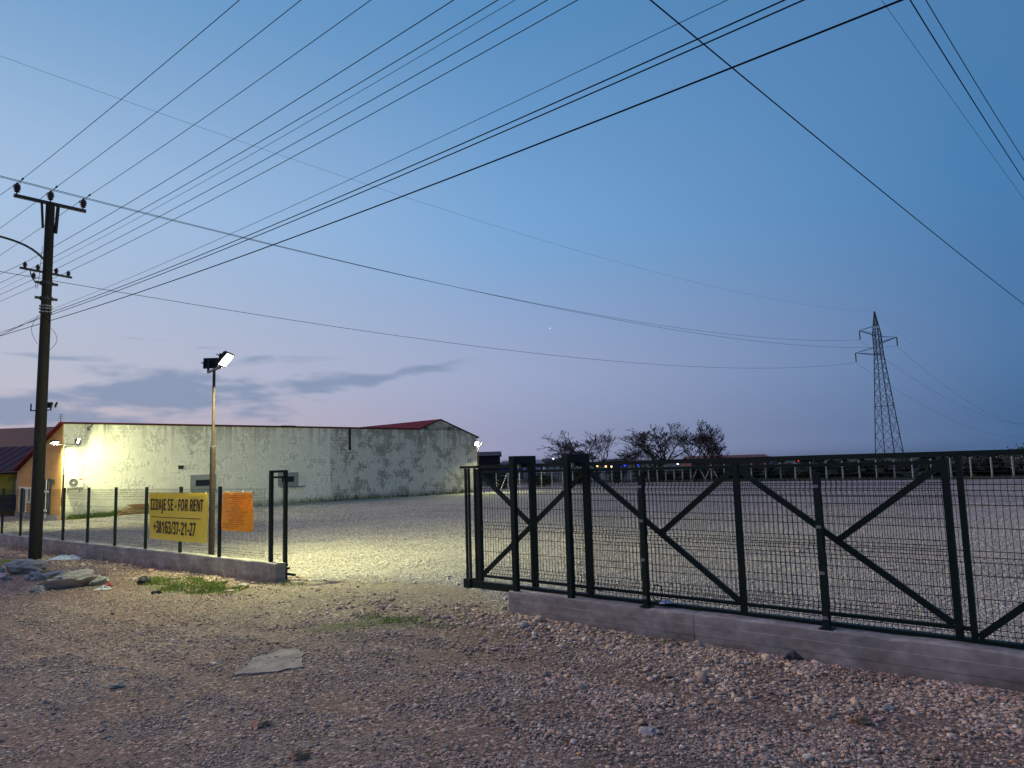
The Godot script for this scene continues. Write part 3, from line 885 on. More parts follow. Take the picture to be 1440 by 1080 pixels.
func build_lines() -> void:
	var gp := "overhead wires strung from the wooden utility pole"
	var names := ["outermost on the road side", "in the middle", "on the yard side"]
	var mv := [[Vector3(-14.067, 10.47, -20.273), -.0480, .0938], [Vector3(-13.502, 10.46, -20.907), -.0355, .048], [Vector3(-12.917, 10.44, -21.564), -.0315, .0395]]
	for i in 3:
		wire("wire on the top crossarm of the wooden pole, " + names[i], mv[i][0], SU, [[42.0, mv[i][1], .0012], [40.0, mv[i][2] - .02, .0002]], .0075, M.wirebare, gp)
		var line_ := get_child(get_child_count() - 1)
		for e in [.52, -.30]:
			var k := MB.new()
			var c: Vector3 = mv[i][0] + SU * e + Vector3.UP * (mv[i][1] * e if e > 0 else -(mv[i][2] - .02) * e)
			k.tube([c - SU * .05, c + SU * .05], .028, .028, 6)
			obj("clamp", k, M.iron, line_)
			k = MB.new(); k.tube([c, mv[i][0] + SU * e * .4 + Vector3.DOWN * .03 + SN * .02, mv[i][0] + Vector3.DOWN * .10 + SN * .05], .006, .006, 4)
			obj("jumper", k, M.wirebare, line_)
	var lv := [[Vector3(-13.881, 8.18, -20.481), -.0398, .0652], [Vector3(-13.667, 8.16, -20.721), -.0422, .0551], [Vector3(-13.70, 7.95, -20.68), -.0406, .0419], [Vector3(-13.351, 8.14, -21.077), -.0393, .0461], [Vector3(-13.138, 8.11, -21.316), -.0355, .0472]]
	var ln := ["road end", "second insulator from the road end", "hanging insulator", "third standing insulator", "yard end"]
	for i in 5:
		wire("thin wire on the lower crossarm of the wooden pole, " + ln[i], lv[i][0], SU, [[42.0, lv[i][1], .0012], [40.0, lv[i][2], .0002]], .0065 if i != 2 else .004, M.wirebare, gp)
	var tv := [[Vector3(-13.45, 6.85, -20.93), -.0373, .05, .004], [Vector3(-13.45, 6.77, -20.93), -.0463, .067, .008], [Vector3(-13.45, 6.70, -20.93), -.0469, .10, .008], [Vector3(-13.45, 6.54, -20.94), -.0567, .11, .010]]
	var tn := ["thin black cable clamped highest under the pole brackets", "upper of two black cables running as a pair from the pole bands", "lower of two black cables running as a pair from the pole bands", "thick black cable clamped lowest on the wooden utility pole"]
	for i in 4:
		wire(tn[i], tv[i][0], SU, [[42.0, tv[i][1], .0012], [34.0, tv[i][2] - .06, .0006]], tv[i][3], M.cable, gp)
	# the high line that hangs from the lattice pylon
	var d := Vector3(-.6947, 0, .7193)
	var hp := "conductors of the line on the lattice pylon"
	wire("high voltage conductor from the upper arm of the lattice pylon", Vector3(62.591, 22.496, -130), d, [[148.0, -.12004, .00066], [150.0, -.18788, .00072]], .016, M.cable, hp)
	wire("high voltage conductor from the lowest arm of the lattice pylon", Vector3(61.611, 18.401, -130), d, [[148.0, -.12625, .00066], [150.0, -.18713, .00071]], .016, M.cable, hp)
	wire("high voltage conductor from the lone middle arm of the pylon", Vector3(69.178, 21.14, -130), d, [[148.0, -.12009, .00063], [150.0, -.21, .00090]], .016, M.cable, hp)
	wire("thin earth wire strung from the tip of the lattice pylon", Vector3(65.672, 27.6, -130), d, [[148.0, -.11742, .00066], [150.0, -.20, .0008]], .008, M.wirebare, hp)
	# lines that cross above the yard
	var rn := ["thick dark cable crossing the sky over the yard towards the pylon", "lower of the two close wires high above the open gate", "upper of the two close wires high above the open gate", "faint far wire beside the two close wires above the gate"]
	var rs := [[Vector3(1.964, 8.005, -9), Vector3(18.541, 7.222, -26), .011], [Vector3(4.764, 7.244, -8), Vector3(10.248, 7.313, -14), .0075], [Vector3(4.946, 7.239, -8), Vector3(9.556, 7.314, -13), .0055], [Vector3(13.855, 18.42, -25), Vector3(27.703, 15.357, -38), .008]]
	for i in 4:
		var a: Vector3 = rs[i][0]; var e: Vector3 = rs[i][1]
		var ps := []
		for k in 33:
			var q := lerpf(-1.0, 2.2, k / 32.0)
			var sag := .25 * (q * (q - 1.0)) if i == 0 else .12 * (q * (q - 1.0))
			ps.push_back(a.lerp(e, q) + Vector3.UP * sag)
		var b := MB.new(); b.tube(ps, rs[i][2], rs[i][2], 5)
		tag(obj("overhead_wire", b, M.cable if i < 3 else M.wirebare), rn[i], "overhead wire", "overhead wires crossing above the yard")

func build_pylon() -> void:
	var base := Vector3(66.27, -.9, -130)
	var o := thing("lattice_pylon", "tall grey lattice pylon with three arms standing in the far field", "pylon", base)
	# across: along the arms; the pylon is square
	var ax := Vector3(.8, 0, -.6) ; var az := Vector3(.6, 0, .8)
	var half := func(y: float) -> float: return lerpf(2.15, .62, clampf((y) / 21.5, 0, 1)) if y < 21.5 else lerpf(.62, .04, clampf((y - 24.2) / 4.3, 0, 1))
	var pt := func(i: int, y: float) -> Vector3:
		var h: float = half.call(y)
		return ax * h * [1, -1, -1, 1][i] * .85 + az * h * [1, 1, -1, -1][i] * .85 + Vector3.UP * y + Vector3(-.6 * y / 28.5, 0, 0)
	var levels := [0.0, 3.2, 6.1, 8.8, 11.4, 13.7, 15.8, 17.7, 19.4, 20.9, 22.1, 23.2, 24.3, 25.6, 27.0, 28.5]
	for i in 4:
		var b := MB.new()
		for k in levels.size() - 1: b.bar(pt.call(i, levels[k]), pt.call(i, levels[k + 1]), .13, .13)
		obj("leg", b, M.steel, o)
	var b := MB.new()
	for k in levels.size() - 2:
		for i in 4:
			var j := (i + 1) % 4
			b.bar(pt.call(i, levels[k]), pt.call(j, levels[k + 1]), .055, .055)
			b.bar(pt.call(j, levels[k]), pt.call(i, levels[k + 1]), .055, .055)
			if k in [4, 9, 11, 12]: b.bar(pt.call(i, levels[k]), pt.call(j, levels[k]), .07, .07)
	obj("lattice", b, M.steel, o, "stuff")
	for a in [[Vector3(62.69, 24.18, -130), 24.2, 26.0], [Vector3(69.284, 22.82, -130), 22.6, 23.8], [Vector3(61.66, 20.14, -130), 20.6, 22.2]]:
		var tip: Vector3 = a[0] - base
		b = MB.new()
		for i in 4:
			var near: Vector3 = pt.call(i, a[1])
			if (near - tip).length() > 5.2 and i % 2 == 0: near = near
			b.bar(near, tip, .07, .07)
		b.bar(pt.call(0, a[2]), tip, .06, .06); b.bar(pt.call(1, a[2]), tip, .06, .06)
		obj("arm", b, M.steel, o)
		b = MB.new()
		var pr := []
		for i in 11: pr.append_array([[.06, -1.62 + i * .14], [.15, -1.58 + i * .14]])
		b.lathe(tip, pr + [[.04, .0]], 8)
		obj("insulator", b, M.porcelain, o)

# ---------------------------------------------------------------- buildings
const BO := Vector3(-27.9, 0, -45.4)
const BX := Vector3(.7071, 0, -.7071)
const BZ := Vector3(.7071, 0, .7071)
func bpos(x: float, y: float, z: float) -> Vector3: return BO + BX * x + BZ * z + Vector3.UP * y

func stained_wall() -> StandardMaterial3D:
	# old white paint on block work: grey weathering, flakes in rows, runs from the coping, worse past three fifths of its length
	var w := 2048; var h := 384
	var a := grey(noise(51, .010, FastNoiseLite.TYPE_SIMPLEX_SMOOTH, 5), w, h)
	var b := grey(noise(52, .026, FastNoiseLite.TYPE_SIMPLEX_SMOOTH, 6), w, h)
	var c := grey(noise(53, .16, FastNoiseLite.TYPE_SIMPLEX, 2), w, h)
	var vn := noise(54, .03, FastNoiseLite.TYPE_SIMPLEX, 3)
	var runs := PackedFloat32Array()
	for x in w: runs.push_back(vn.get_noise_1d(x))
	var d := PackedByteArray(); d.resize(w * h * 3)
	for y in h:
		var fy := y / float(h)
		var row := .5 + .5 * cos(fy * TAU * 24.0)
		var top := exp(-fy * 7.0)
		for x in w:
			var i := y * w + x
			var fx := x / float(w)
			var old := smoothstep(.541, .545, fx)
			var n1 := a[i] / 255.0; var n2 := b[i] / 255.0; var n3 := c[i] / 255.0
			var l := .89 + (n1 - .5) * .14
			l -= top * maxf(0, runs[x] + .05) * .42
			var nv := b[y * w + (x * 3) % w] / 255.0; var nf := b[((y * 3) % h) * w + (x * 4) % w] / 255.0
			var mix_ := n1 * .42 + (n2 * .10 + nv * .27 + nf * .25 if old < .5 else n2 * .12 + nv * .26 + nf * .24)
			var flake := smoothstep(.575 - .075 * old, .69 - .03 * old, mix_ + row * .035 + top * .10)
			l = lerpf(l, .52 + n3 * .16, flake * (.46 + .30 * old))
			l -= old * .07 * (.5 + n1)
			l -= smoothstep(.86, 1.0, fy) * (.16 + .2 * n2)
			# one broad wet patch under a broken gutter and a dark run beside it
			var px := (fx - .228) * 36.0; var py := fy * 5.9
			if py < 2.3: l = lerpf(l, .66, smoothstep(.0, .5, 1.1 * (1.0 - py / 2.1) - absf(px) + (n2 - .5) * 1.6) * .75)
			if absf(fx - .595) < .0035 and fy < .26 + n2 * .06: l = .16
			l += (n3 - .5) * .07
			d[i * 3] = int(255 * clampf(l, 0, 1)); d[i * 3 + 1] = int(255 * clampf(l * .98, 0, 1)); d[i * 3 + 2] = int(255 * clampf(l * .93, 0, 1))
	var m := StandardMaterial3D.new()
	m.albedo_texture = tex(w, h, d); m.roughness = .92
	m.heightmap_enabled = true; m.heightmap_texture = tex(w, h, b, Image.FORMAT_L8); m.heightmap_scale = .5
	return m

func window_part(o: Node3D, P: Callable, x0: float, x1: float, y0: float, y1: float, fw: float, fm: Material, bars := 0, out_ := .06) -> MeshInstance3D:
	# P(x, y, z): along the wall, up, out of the wall
	var b := MB.new()
	var bs := func(mb, p, q, z0, z1):
		var c: Vector3 = P.call((p[0] + q[0]) * .5, (p[1] + q[1]) * .5, (z0 + z1) * .5)
		var ex: Vector3 = P.call(p[0] + 1.0, p[1], z0) - P.call(p[0], p[1], z0)
		mb.boxb(c, Vector3(absf(q[0] - p[0]), absf(q[1] - p[1]), z1 - z0), Basis(ex, Vector3.UP, ex.cross(Vector3.UP)))
	bs.call(b, [x0, y0], [x0 + fw, y1], -.05, out_); bs.call(b, [x1 - fw, y0], [x1, y1], -.05, out_)
	bs.call(b, [x0 + fw, y0], [x1 - fw, y0 + fw], -.05, out_ - .002); bs.call(b, [x0 + fw, y1 - fw], [x1 - fw, y1], -.05, out_ - .002)
	for k in bars:
		var x := lerpf(x0, x1, (k + 1.0) / (bars + 1.0))
		bs.call(b, [x - .02, y0 + fw], [x + .02, y1 - fw], .0, out_ - .01)
	var f := obj("window", b, fm, o)
	b = MB.new(); bs.call(b, [x0 + fw, y0 + fw], [x1 - fw, y1 - fw], -.04, .012)
	obj("pane", b, M.glass, f)
	return f

func build_warehouse() -> void:
	var o := thing("warehouse", "long low warehouse with a stained white side wall and ochre front", "building")
	var H := 5.35
	var wm := stained_wall()
	var b := MB.new()
	# long wall with its gabled far end, 0.3 thick
	var out_ := [[0.0, -1.2], [34.5, -1.2], [34.5, 4.70], [30.1, 6.24], [27.6, H], [0.0, H]]
	var pf := []
	for p in out_: pf.push_back(bpos(p[0], p[1], -.3))
	b.prism(pf, BZ * .3)
	for i in b.v.size():
		var q := b.v[i] - BO
		b.uv[i] = Vector2(q.dot(BX) / 34.5, 1.0 - (q.y + .6) / 5.95)
	obj("side_wall", b, wm, o)
	# front wall: ochre gable falling away from the long wall
	b = MB.new()
	var pg := []
	for p in [[-.301, -1.5], [-12.0, -1.5], [-12.0, 2.55], [-.301, H - .06]]: pg.push_back(bpos(.0, p[1], p[0]))
	b.prism(pg, BX * .3)
	var fw := obj("front_wall", b, M.ochre, o)
	b = MB.new(); b.boxb(bpos(-.02, 2.0, -.14), Vector3(.05, 6.6, .3), Basis(BX, Vector3.UP, BZ))
	obj("corner_strip", b, M.ochre, o)
	b = MB.new(); b.boxb(bpos(-.03, -.55, -6.2), Vector3(.06, .5, 11.6), Basis(BX, Vector3.UP, BZ))
	obj("plinth", b, M.plaster, fw)
	# back and far walls
	b = MB.new(); b.boxb(bpos(17.25, .6, -11.85), Vector3(33.9, 3.6, .3), Basis(BX, Vector3.UP, BZ))
	obj("back_wall", b, M.plaster, o)
	b = MB.new(); b.boxb(bpos(34.35, 1.4, -6.15), Vector3(.3, 5.6, 11.1), Basis(BX, Vector3.UP, BZ))
	obj("end_wall", b, M.whitedirty, o)
	# roofs
	b = MB.new()
	var slab := func(mb, p: Array, th: float):
		mb.prism([p[0], p[1], p[2], p[3]], Vector3.UP * th)
	slab.call(b, [bpos(-.25, H + .01, .06), bpos(27.6, H + .01, .06), bpos(27.6, 2.6, -12.3), bpos(-.25, 2.6, -12.3)], .10)
	obj("roof", b, M.red, o)
	b = MB.new()
	slab.call(b, [bpos(27.64, H + .03, .08), bpos(30.1, 6.255, .08), bpos(30.1, 6.255, -13), bpos(27.64, H + .03, -13)], .09)
	slab.call(b, [bpos(30.1, 6.257, .08), bpos(34.75, 4.63, .08), bpos(34.75, 4.63, -13), bpos(30.1, 6.257, -13)], .09)
	slab.call(b, [bpos(24.0, 4.02, -2.0), bpos(27.64, H + .031, -.4), bpos(27.64, H + .031, -13), bpos(24.0, 4.02, -13)], .088)
	obj("gable_roof", b, M.red, o)
	# dark coping and gutter
	b = MB.new(); b.bar(bpos(-.05, H + .02, .045), bpos(27.6, H + .02, .045), .09, .07)
	obj("coping", b, M.maroon, o)
	b = MB.new(); b.bar(bpos(27.6, H + .04, .05), bpos(30.1, 6.29, .05), .1, .1); b.bar(bpos(30.1, 6.29, .05), bpos(34.7, 4.70, .05), .1, .1)
	obj("verge_board", b, M.maroon, o)
	b = MB.new(); b.bar(bpos(-.10, H + .03, -.3), bpos(-.10, 2.63, -12.2), .1, .12)
	obj("verge_board", b, M.red, o)
	# windows of the long wall with grey surrounds
	var PL := func(x, y, z): return bpos(x, y, z)
	var w := window_part(o, PL, 7.78, 9.55, .80, 1.95, .36, M.plaster)
	b = MB.new(); b.boxb(bpos(8.66, .76, .09), Vector3(2.0, .06, .2), Basis(BX, Vector3.UP, BZ)); obj("sill", b, M.whitedirty, w)
	w = window_part(o, PL, 14.25, 15.9, .90, 1.92, .3, M.plaster)
	b = MB.new(); b.boxb(bpos(15.4, .85, .09), Vector3(2.0, .06, .2), Basis(BX, Vector3.UP, BZ)); obj("sill", b, M.plaster, w)
	b = MB.new(); b.bar(bpos(15.0, 1.45, .07), bpos(15.0, 1.65, .07), .03, .03); obj("glazing_bar", b, M.white, w)
	b = MB.new(); b.boxb(bpos(7.12, 2.48, .05), Vector3(.32, .2, .1), Basis(BX, Vector3.UP, BZ)); b.boxb(bpos(7.12, 2.60, .08), Vector3(.36, .04, .18), Basis(BX, Vector3.UP, BZ))
	obj("vent", b, M.dark, o)
	b = MB.new(); b.boxb(bpos(15.2, 5.44, -.2), Vector3(1.1, .12, .4), Basis(BX, Vector3.UP, BZ))
	obj("roof_hatch", b, M.maroon, o)
	# front: door and windows of the ochre wall
	var PF := func(x, y, z): return bpos(-z, y, -x)
	window_part(o, PF, 8.8, 10.9, -.55, 1.45, .14, M.white, 1)
	window_part(o, PF, 7.55, 8.45, .35, 1.42, .10, M.white)
	w = window_part(o, PF, 2.4, 4.2, -.65, 1.98, .12, M.dark, 0)
	w.name = "door"
	b = MB.new()
	b.boxb(bpos(-.075, .7, -3.3), Vector3(.03, 2.5, .10), Basis(BX, Vector3.UP, BZ)); b.boxb(bpos(-.09, 1.15, -3.3), Vector3(.03, .16, 1.3), Basis(BX, Vector3.UP, BZ)); b.boxb(bpos(-.09, -.05, -3.3), Vector3(.03, .16, .8), Basis(BX, Vector3.UP, BZ))
	obj("door_bars", b, M.white, w)
	b = MB.new(); b.boxb(bpos(-.06, 1.78, -1.8), Vector3(.12, .28, .4), Basis(BX, Vector3.UP, BZ))
	obj("wall_lantern", b, M.dark, o)
	# air conditioner
	var ac := thing("air_conditioner", "white air conditioner with a round fan grille mounted on the warehouse wall", "air conditioner", bpos(.62, 1.42, .0))
	var inv := -ac.position
	b = MB.new(); b.boxb(bpos(.62, 1.69, .31), Vector3(.86, .58, .34), Basis(BX, Vector3.UP, BZ)); obj("case", b, M.white, ac).position = inv
	b = MB.new()
	for k in 5:
		var ring := []
		for i in 25: ring.push_back(bpos(.53 + (.05 + k * .05) * cos(TAU * i / 24.0), 1.69 + (.05 + k * .05) * sin(TAU * i / 24.0), .492))
		b.tube(ring, .006, .006, 4)
	obj("fan_grille", b, M.acgrille, ac).position = inv
	b = MB.new(); b.tube([bpos(.53, 1.69, .475), bpos(.53, 1.69, .487)], .24, .24, 24); obj("fan", b, M.acgrille, ac).position = inv
	b = MB.new(); b.tube([bpos(.53, 1.69, .488), bpos(.53, 1.69, .5)], .055, .055, 16); obj("fan_hub", b, M.white, ac).position = inv
	b = MB.new(); b.boxb(bpos(.92, 1.90, .484), Vector3(.18, .07, .008), Basis(BX, Vector3.UP, BZ)); obj("badge", b, M.litterred, ac).position = inv
	for x in [.3, .94]:
		b = MB.new(); b.bar(bpos(x, 1.385, 0), bpos(x, 1.385, .5), .04, .03); b.bar(bpos(x, 1.05, .02), bpos(x, 1.37, .4), .03, .03); obj("bracket", b, M.galv, ac).position = inv
	b = MB.new()
	var hose := []
	for i in 12: hose.push_back(bpos(.10 - .12 * sin(i / 11.0 * PI), 1.35 - i * .12, .10 + .1 * sin(i * .5)))
	b.tube(hose, .02, .02, 6); obj("hose", b, M.cable, ac).position = inv
	# arm on the wall, just under the coping
	var br := thing("wall_bracket", "thin iron arm with a small unlit spotlight high on the warehouse wall", "bracket", bpos(1.5, 5.2, 0))
	b = MB.new(); b.bar(bpos(1.62, 5.34, .02), bpos(1.12, 5.06, .75), .035, .035); obj("arm", b, M.iron, br).position = -br.position
	b = MB.new(); b.boxb(bpos(1.2, 4.97, .66), Vector3(.1, .12, .12), Basis(BX, Vector3.UP, BZ)); obj("spotlight", b, M.iron, br).position = -br.position
	# planks stacked by the wall
	var lp := thing("lumber_stack", "untidy stack of brown and pale planks against the warehouse wall", "lumber", bpos(4.3, -.45, .9))
	var rg := RandomNumberGenerator.new(); rg.seed = 12
	for k in 36:
		var lay := k / 6
		b = MB.new()
		var ang := rg.randf_range(-.05, .05) + (.1 if k % 5 == 0 else 0.0)
		var ex := (BX * cos(ang) + BZ * sin(ang)).normalized()
		b.boxb(bpos(4.5 + rg.randf_range(-.35, .35) + lay * .12, -.40 + lay * .105 + rg.randf_range(0, .02), .45 + (k % 6) * .19), Vector3(rg.randf_range(2.2, 3.1), .07, .15), Basis(ex, Vector3.UP, ex.cross(Vector3.UP)))
		obj("plank", b, M.plankpale if rg.randf() < .4 else M.plank, lp).position = -lp.position

func house(called: String, label: String, o: Vector3, yaw: float, w: float, d: float, eave: float, ridge: float, wm: Material, rm: Material, wins: Array) -> Node3D:
	# walls of a gabled house with its ridge along x; o is the middle of its front at ground level
	var t := thing(called, label, "building", o)
	t.rotation.y = yaw
	var b := MB.new()
	b.boxb(Vector3(0, eave * .5 - .5, -.15), Vector3(w, eave + 1, .3)); b.boxb(Vector3(0, eave * .5 - .5, -d + .15), Vector3(w, eave + 1, .3))
	for e in [-1.0, 1.0]:
		b.prism([Vector3(e * (w * .5 - .002) - (.3 if e > 0 else 0.0), -1, -.301), Vector3(e * (w * .5 - .002) - (.3 if e > 0 else 0.0), -1, -d + .301), Vector3(e * (w * .5 - .002) - (.3 if e > 0 else 0.0), eave, -d + .301), Vector3(e * (w * .5 - .002) - (.3 if e > 0 else 0.0), ridge - .08, -d * .5), Vector3(e * (w * .5 - .002) - (.3 if e > 0 else 0.0), eave, -.301)], Vector3(.3, 0, 0))
	obj("wall", b, wm, t)
	b = MB.new()
	var k := w * .5 + .35
	b.prism([Vector3(-k, eave - .12, .4), Vector3(k, eave - .12, .4), Vector3(k, ridge, -d * .5), Vector3(-k, ridge, -d * .5)], Vector3.UP * .14)
	b.prism([Vector3(-k, ridge + .002, -d * .5), Vector3(k, ridge + .002, -d * .5), Vector3(k, eave - .12, -d - .4), Vector3(-k, eave - .12, -d - .4)], Vector3.UP * .14)
	var r := obj("roof", b, rm, t)
	if rm == M.violetroof:
		for i in int(w / .9):
			b = MB.new(); var x := -k + .3 + i * .9
			b.bar(Vector3(x, eave + .05, .36), Vector3(x, ridge + .15, -d * .5), .05, .05); obj("seam", b, rm, r)
		b = MB.new(); b.tube([Vector3(-k, eave - .1, .46), Vector3(k, eave - .1, .46)], .08, .08, 8); obj("gutter", b, M.maroon, r)
	for wn in wins:
		window_part(t, func(x, y, z): return Vector3(x, y, z), wn[0], wn[1], wn[2], wn[3], .12, M.white, 1)
	return t

func build_neighbours() -> void:
	var h := house("house", "yellow house under a violet sheet metal roof behind the ochre front", Vector3(-43.2, -.6, -60.0), -.15, 9.0, 8.0, 3.25, 5.3, M.yellow, M.violetroof, [[3.0, 4.1, .5, 2.6], [-.2, 1.2, .6, 2.4]])
	var b := MB.new(); b.boxb(Vector3(2.2, .75, .7), Vector3(4.0, 1.3, .2)); obj("lean_to", b, M.dark, h)
	var r := house("house", "tall house with a dark red hipped roof behind the yellow house", Vector3(-52.0, -.6, -72.0), -.1, 11.2, 8.0, 5.0, 7.75, M.ochre, M.maroon, [[-3, -1.6, 1.5, 3.0]])
	b = MB.new(); b.tube([Vector3(4.9, 7.2, -4), Vector3(4.9, 9.2, -4)], .03, .03, 5)
	for i in 4: b.bar(Vector3(4.5 + i * .06, 8.5 + i * .2, -4), Vector3(5.3 - i * .06, 8.5 + i * .2, -4), .02, .02)
	obj("aerial", b, M.iron, r)
	house("house", "low dark roofed house seen between the utility pole and the ochre front", Vector3(-42.5, -.6, -71.0), -.1, 9.0, 8.0, 3.8, 6.4, M.ochre, M.maroon, [[-3, -1.6, 1.2, 2.6]])

func far_shed(label: String, c: Vector3, w: float, d: float, h: float, wm: Material, rm: Material, nw: int) -> void:
	var t := thing("far_building", label, "building", c)
	var b := MB.new(); b.boxb(Vector3(0, h * .5 - .5, -d * .5), Vector3(w, h + 1, d)); obj("wall", b, wm, t)
	b = MB.new(); b.prism([Vector3(-w * .5 - .3, h, .3), Vector3(w * .5 + .3, h, .3), Vector3(w * .5 + .3, h + d * .10, -d * .5), Vector3(-w * .5 - .3, h + d * .10, -d * .5)], Vector3.UP * .2)
	b.prism([Vector3(-w * .5 - .3, h + d * .1 + .01, -d * .5), Vector3(w * .5 + .3, h + d * .1 + .01, -d * .5), Vector3(w * .5 + .3, h, -d - .3), Vector3(-w * .5 - .3, h, -d - .3)], Vector3.UP * .2)
	obj("roof", b, rm, t)
	for i in nw:
		window_part(t, func(x, y, z): return Vector3(x, y, z), lerpf(-w * .5, w * .5, (i + .3) / nw), lerpf(-w * .5, w * .5, (i + .7) / nw), h * .35, h * .75, .15, wm)

func build_distance() -> void:
	var gy := -1.0
	var brick := mat(lin(.17, .06, .045), .9); var pale := mat(lin(.42, .42, .45), .9); var blue := mat(lin(.05, .09, .24), .7); var buff := mat(lin(.5, .42, .33), .9)
	far_shed("dark flat box of a building beside the gabled end of the warehouse", Vector3(-4.95, -.8, -140), 4.3, 8, 4.5, M.maroon, M.maroon, 3)
	far_shed("low blue hall beyond the dark box of a building", Vector3(-1.4, -.8, -150), 6.2, 8, 2.4, blue, M.dark, 4)
	far_shed("long pale hall behind the guide portals", Vector3(4.5, gy, -255), 17, 14, 3.0, pale, M.galv, 7)
	far_shed("short buff hall between the two guide portals", Vector3(14.0, gy, -240), 8.5, 10, 3.6, buff, M.maroon, 4)
	far_shed("blue fronted shop hall behind the bare trees", Vector3(30.5, gy, -220), 6.5, 10, 2.7, blue, M.dark, 4)
	far_shed("long low hall with a red tiled roof beside the bare trees", Vector3(50.5, gy, -172), 18.5, 9, 2.7, brick, brick, 9)
	far_shed("pale low hall beyond the field below the pylon", Vector3(70.0, gy, -215), 12.5, 9, 2.3, pale, M.galv, 6)
	# street lamps and signals far off
	var cols := {"w": Color(1, .93, .78), "o": Color(1, .72, .35), "r": Color(1, .08, .05), "b": Color(.25, .25, 1), "c": Color(1, 1, 1)}
	var spots := [[-9.28, 3.75, "o", "over the dark box, end by the warehouse"], [-4.45, 3.8, "o", "over the dark box, end by the gate"], [-7.77, 2.36, "w", "low under the dark box of a building"], [-4.68, 2.27, "w", "low beside the blue hall"], [-2.17, 2.39, "o", "just past the blue hall"], [2.85, 2.25, "o", "in front of the long pale hall"], [10.61, 3.37, "c", "tall above the pale and buff halls"], [19.48, 2.92, "w", "tall above the second guide portal"], [22.5, 1.10, "o", "brightest before the first bare tree"], [24.8, .85, "o", "first of a close pair by the shop hall"], [26.34, .80, "o", "second of a close pair by the shop hall"], [44.3, 1.05, "c", "between the bare trees and the red hall"], [63.8, 1.9, "w", "at the gable of the red roofed hall"], [72.68, 1.19, "c", "white and bright beyond the red hall"], [76.91, .97, "r", "red traffic signal beyond the red hall"], [85.24, 1.4, "o", "amber over the open field"], [111.1, 1.2, "c", "white, below the pylon"], [113.75, .78, "o", "amber, beside the white one below the pylon"], [118.6, 1.21, "c", "white, over the blossoming bushes"], [122.5, 1.1, "w", "faint, over the blossoming bushes"], [30.0, 1.0, "b", "blue shop sign light behind the trees"], [33.6, 1.0, "b", "violet shop sign light behind the trees"]]
	var mats := {}
	for c in cols:
		var m := mat(cols[c], .5); m.emission_enabled = true; m.emission = cols[c]; m.emission_energy_multiplier = 5.0 if c != "b" else 1.0
		mats[c] = m
	for sp in spots:
		var o := thing("street_lamp", "far street lamp, " + sp[3], "street lamp", Vector3(sp[0], gy, -200), "small lamps along the horizon")
		var hgt_: float = sp[1] - gy
		var b := MB.new(); b.tube([Vector3(0, -.3, -.12), Vector3(0, hgt_, -.12)], .05, .04, 5); obj("pole", b, M.galv, o)
		b = MB.new()
		var r := .25 if sp[2] != "b" else .34
		b.lathe(Vector3(0, hgt_, 0), [[0.0, -r], [r * .7, -r * .7], [r, 0.0], [r * .7, r * .7], [0.0, r]], 8)
		obj("lamp", b, mats[sp[2]], o)
	var st := MB.new(); st.lathe(Vector3(43.93, 151.3, -800), [[0.0, -.75], [.75, 0.0], [0.0, .75]], 8)
	var sm := mat(Color.WHITE, .5); sm.emission_enabled = true; sm.emission = Color(1, .95, .9); sm.emission_energy_multiplier = .9
	tag(obj("star", st, sm), "single pale evening star above the horizon", "star")

# ---------------------------------------------------------------- far fence and planting
func build_far_fence() -> void:
	var runs := [[W(-40.4, 0, 43.0), W(-33.4, 0, 69.2), 21, "white concrete post fence running from the warehouse to the far corner"], [W(-33.4, 0, 69.2), W(6.0, 0, 68.9), 25, "white concrete post fence along the far side of the yard"]]
	for r in runs:
		var a: Vector3 = r[0]; var e: Vector3 = r[1]; var n_: int = r[2]
		var o := thing("boundary_fence", r[3], "fence", Vector3(a.x, hgt(a.x, a.z), a.z))
		var tops := []
		for i in n_ + 1:
			if i == 0 and a == runs[1][0]: pass
			var p := a.lerp(e, i / float(n_))
			p.y = hgt(p.x, p.z)
			var b := MB.new(); b.bar(p + Vector3.DOWN * .3, p + Vector3.UP * 1.95, .11, .11)
			obj("post", b, M.post, o).position = -o.position
			tops.push_back(p)
			if (i == 0 and a == runs[1][0]) or i == 1 or (a == runs[1][0] and i == n_ - 4):
				var dd := (e - a).normalized() * 1.0
				for q in [-1.0, 1.0]:
					b = MB.new(); b.bar(p + dd * q + Vector3.DOWN * .1, p + Vector3.UP * 1.8, .07, .07)
					obj("stay", b, M.post, o).position = -o.position
		var w := MB.new()
		for y in [.3, .7, 1.1, 1.5, 1.85]:
			var ps := []
			for p in tops: ps.push_back(p + Vector3.UP * y)
			w.tube(ps, .006, .006, 3, false)
		obj("strand", w, M.galv, o, "stuff").position = -o.position

func branch(b: MB, tw: MB, rg: RandomNumberGenerator, p: Vector3, d: Vector3, len_: float, r: float, depth: int, spread: float, tips: Array) -> void:
	var ps := [p]
	var q := p; var dd := d
	for i in 3:
		dd = (dd + Vector3(rg.randfn(), rg.randfn() * .6 + .25, rg.randfn()) * .16).normalized()
		q += dd * len_ / 3.0
		ps.push_back(q)
	(b if depth > 4 else tw).tube(ps, maxf(r, .014), maxf(r * .62, .010), 6 if depth > 4 else 3, false)
	if depth == 0:
		tips.push_back(q); return
	var k := 2 if rg.randf() < .62 else 3
	if depth >= 6: k = 4
	for i in k:
		var side := Vector3(rg.randfn(), rg.randfn() * .5, rg.randfn()).normalized()
		var nd := (dd + side * spread).normalized()
		var from: Vector3 = ps[3] if i < 2 else ps[2]
		branch(b, tw, rg, from, nd, len_ * rg.randf_range(.62, .86), r * .6, depth - 1, spread, tips)

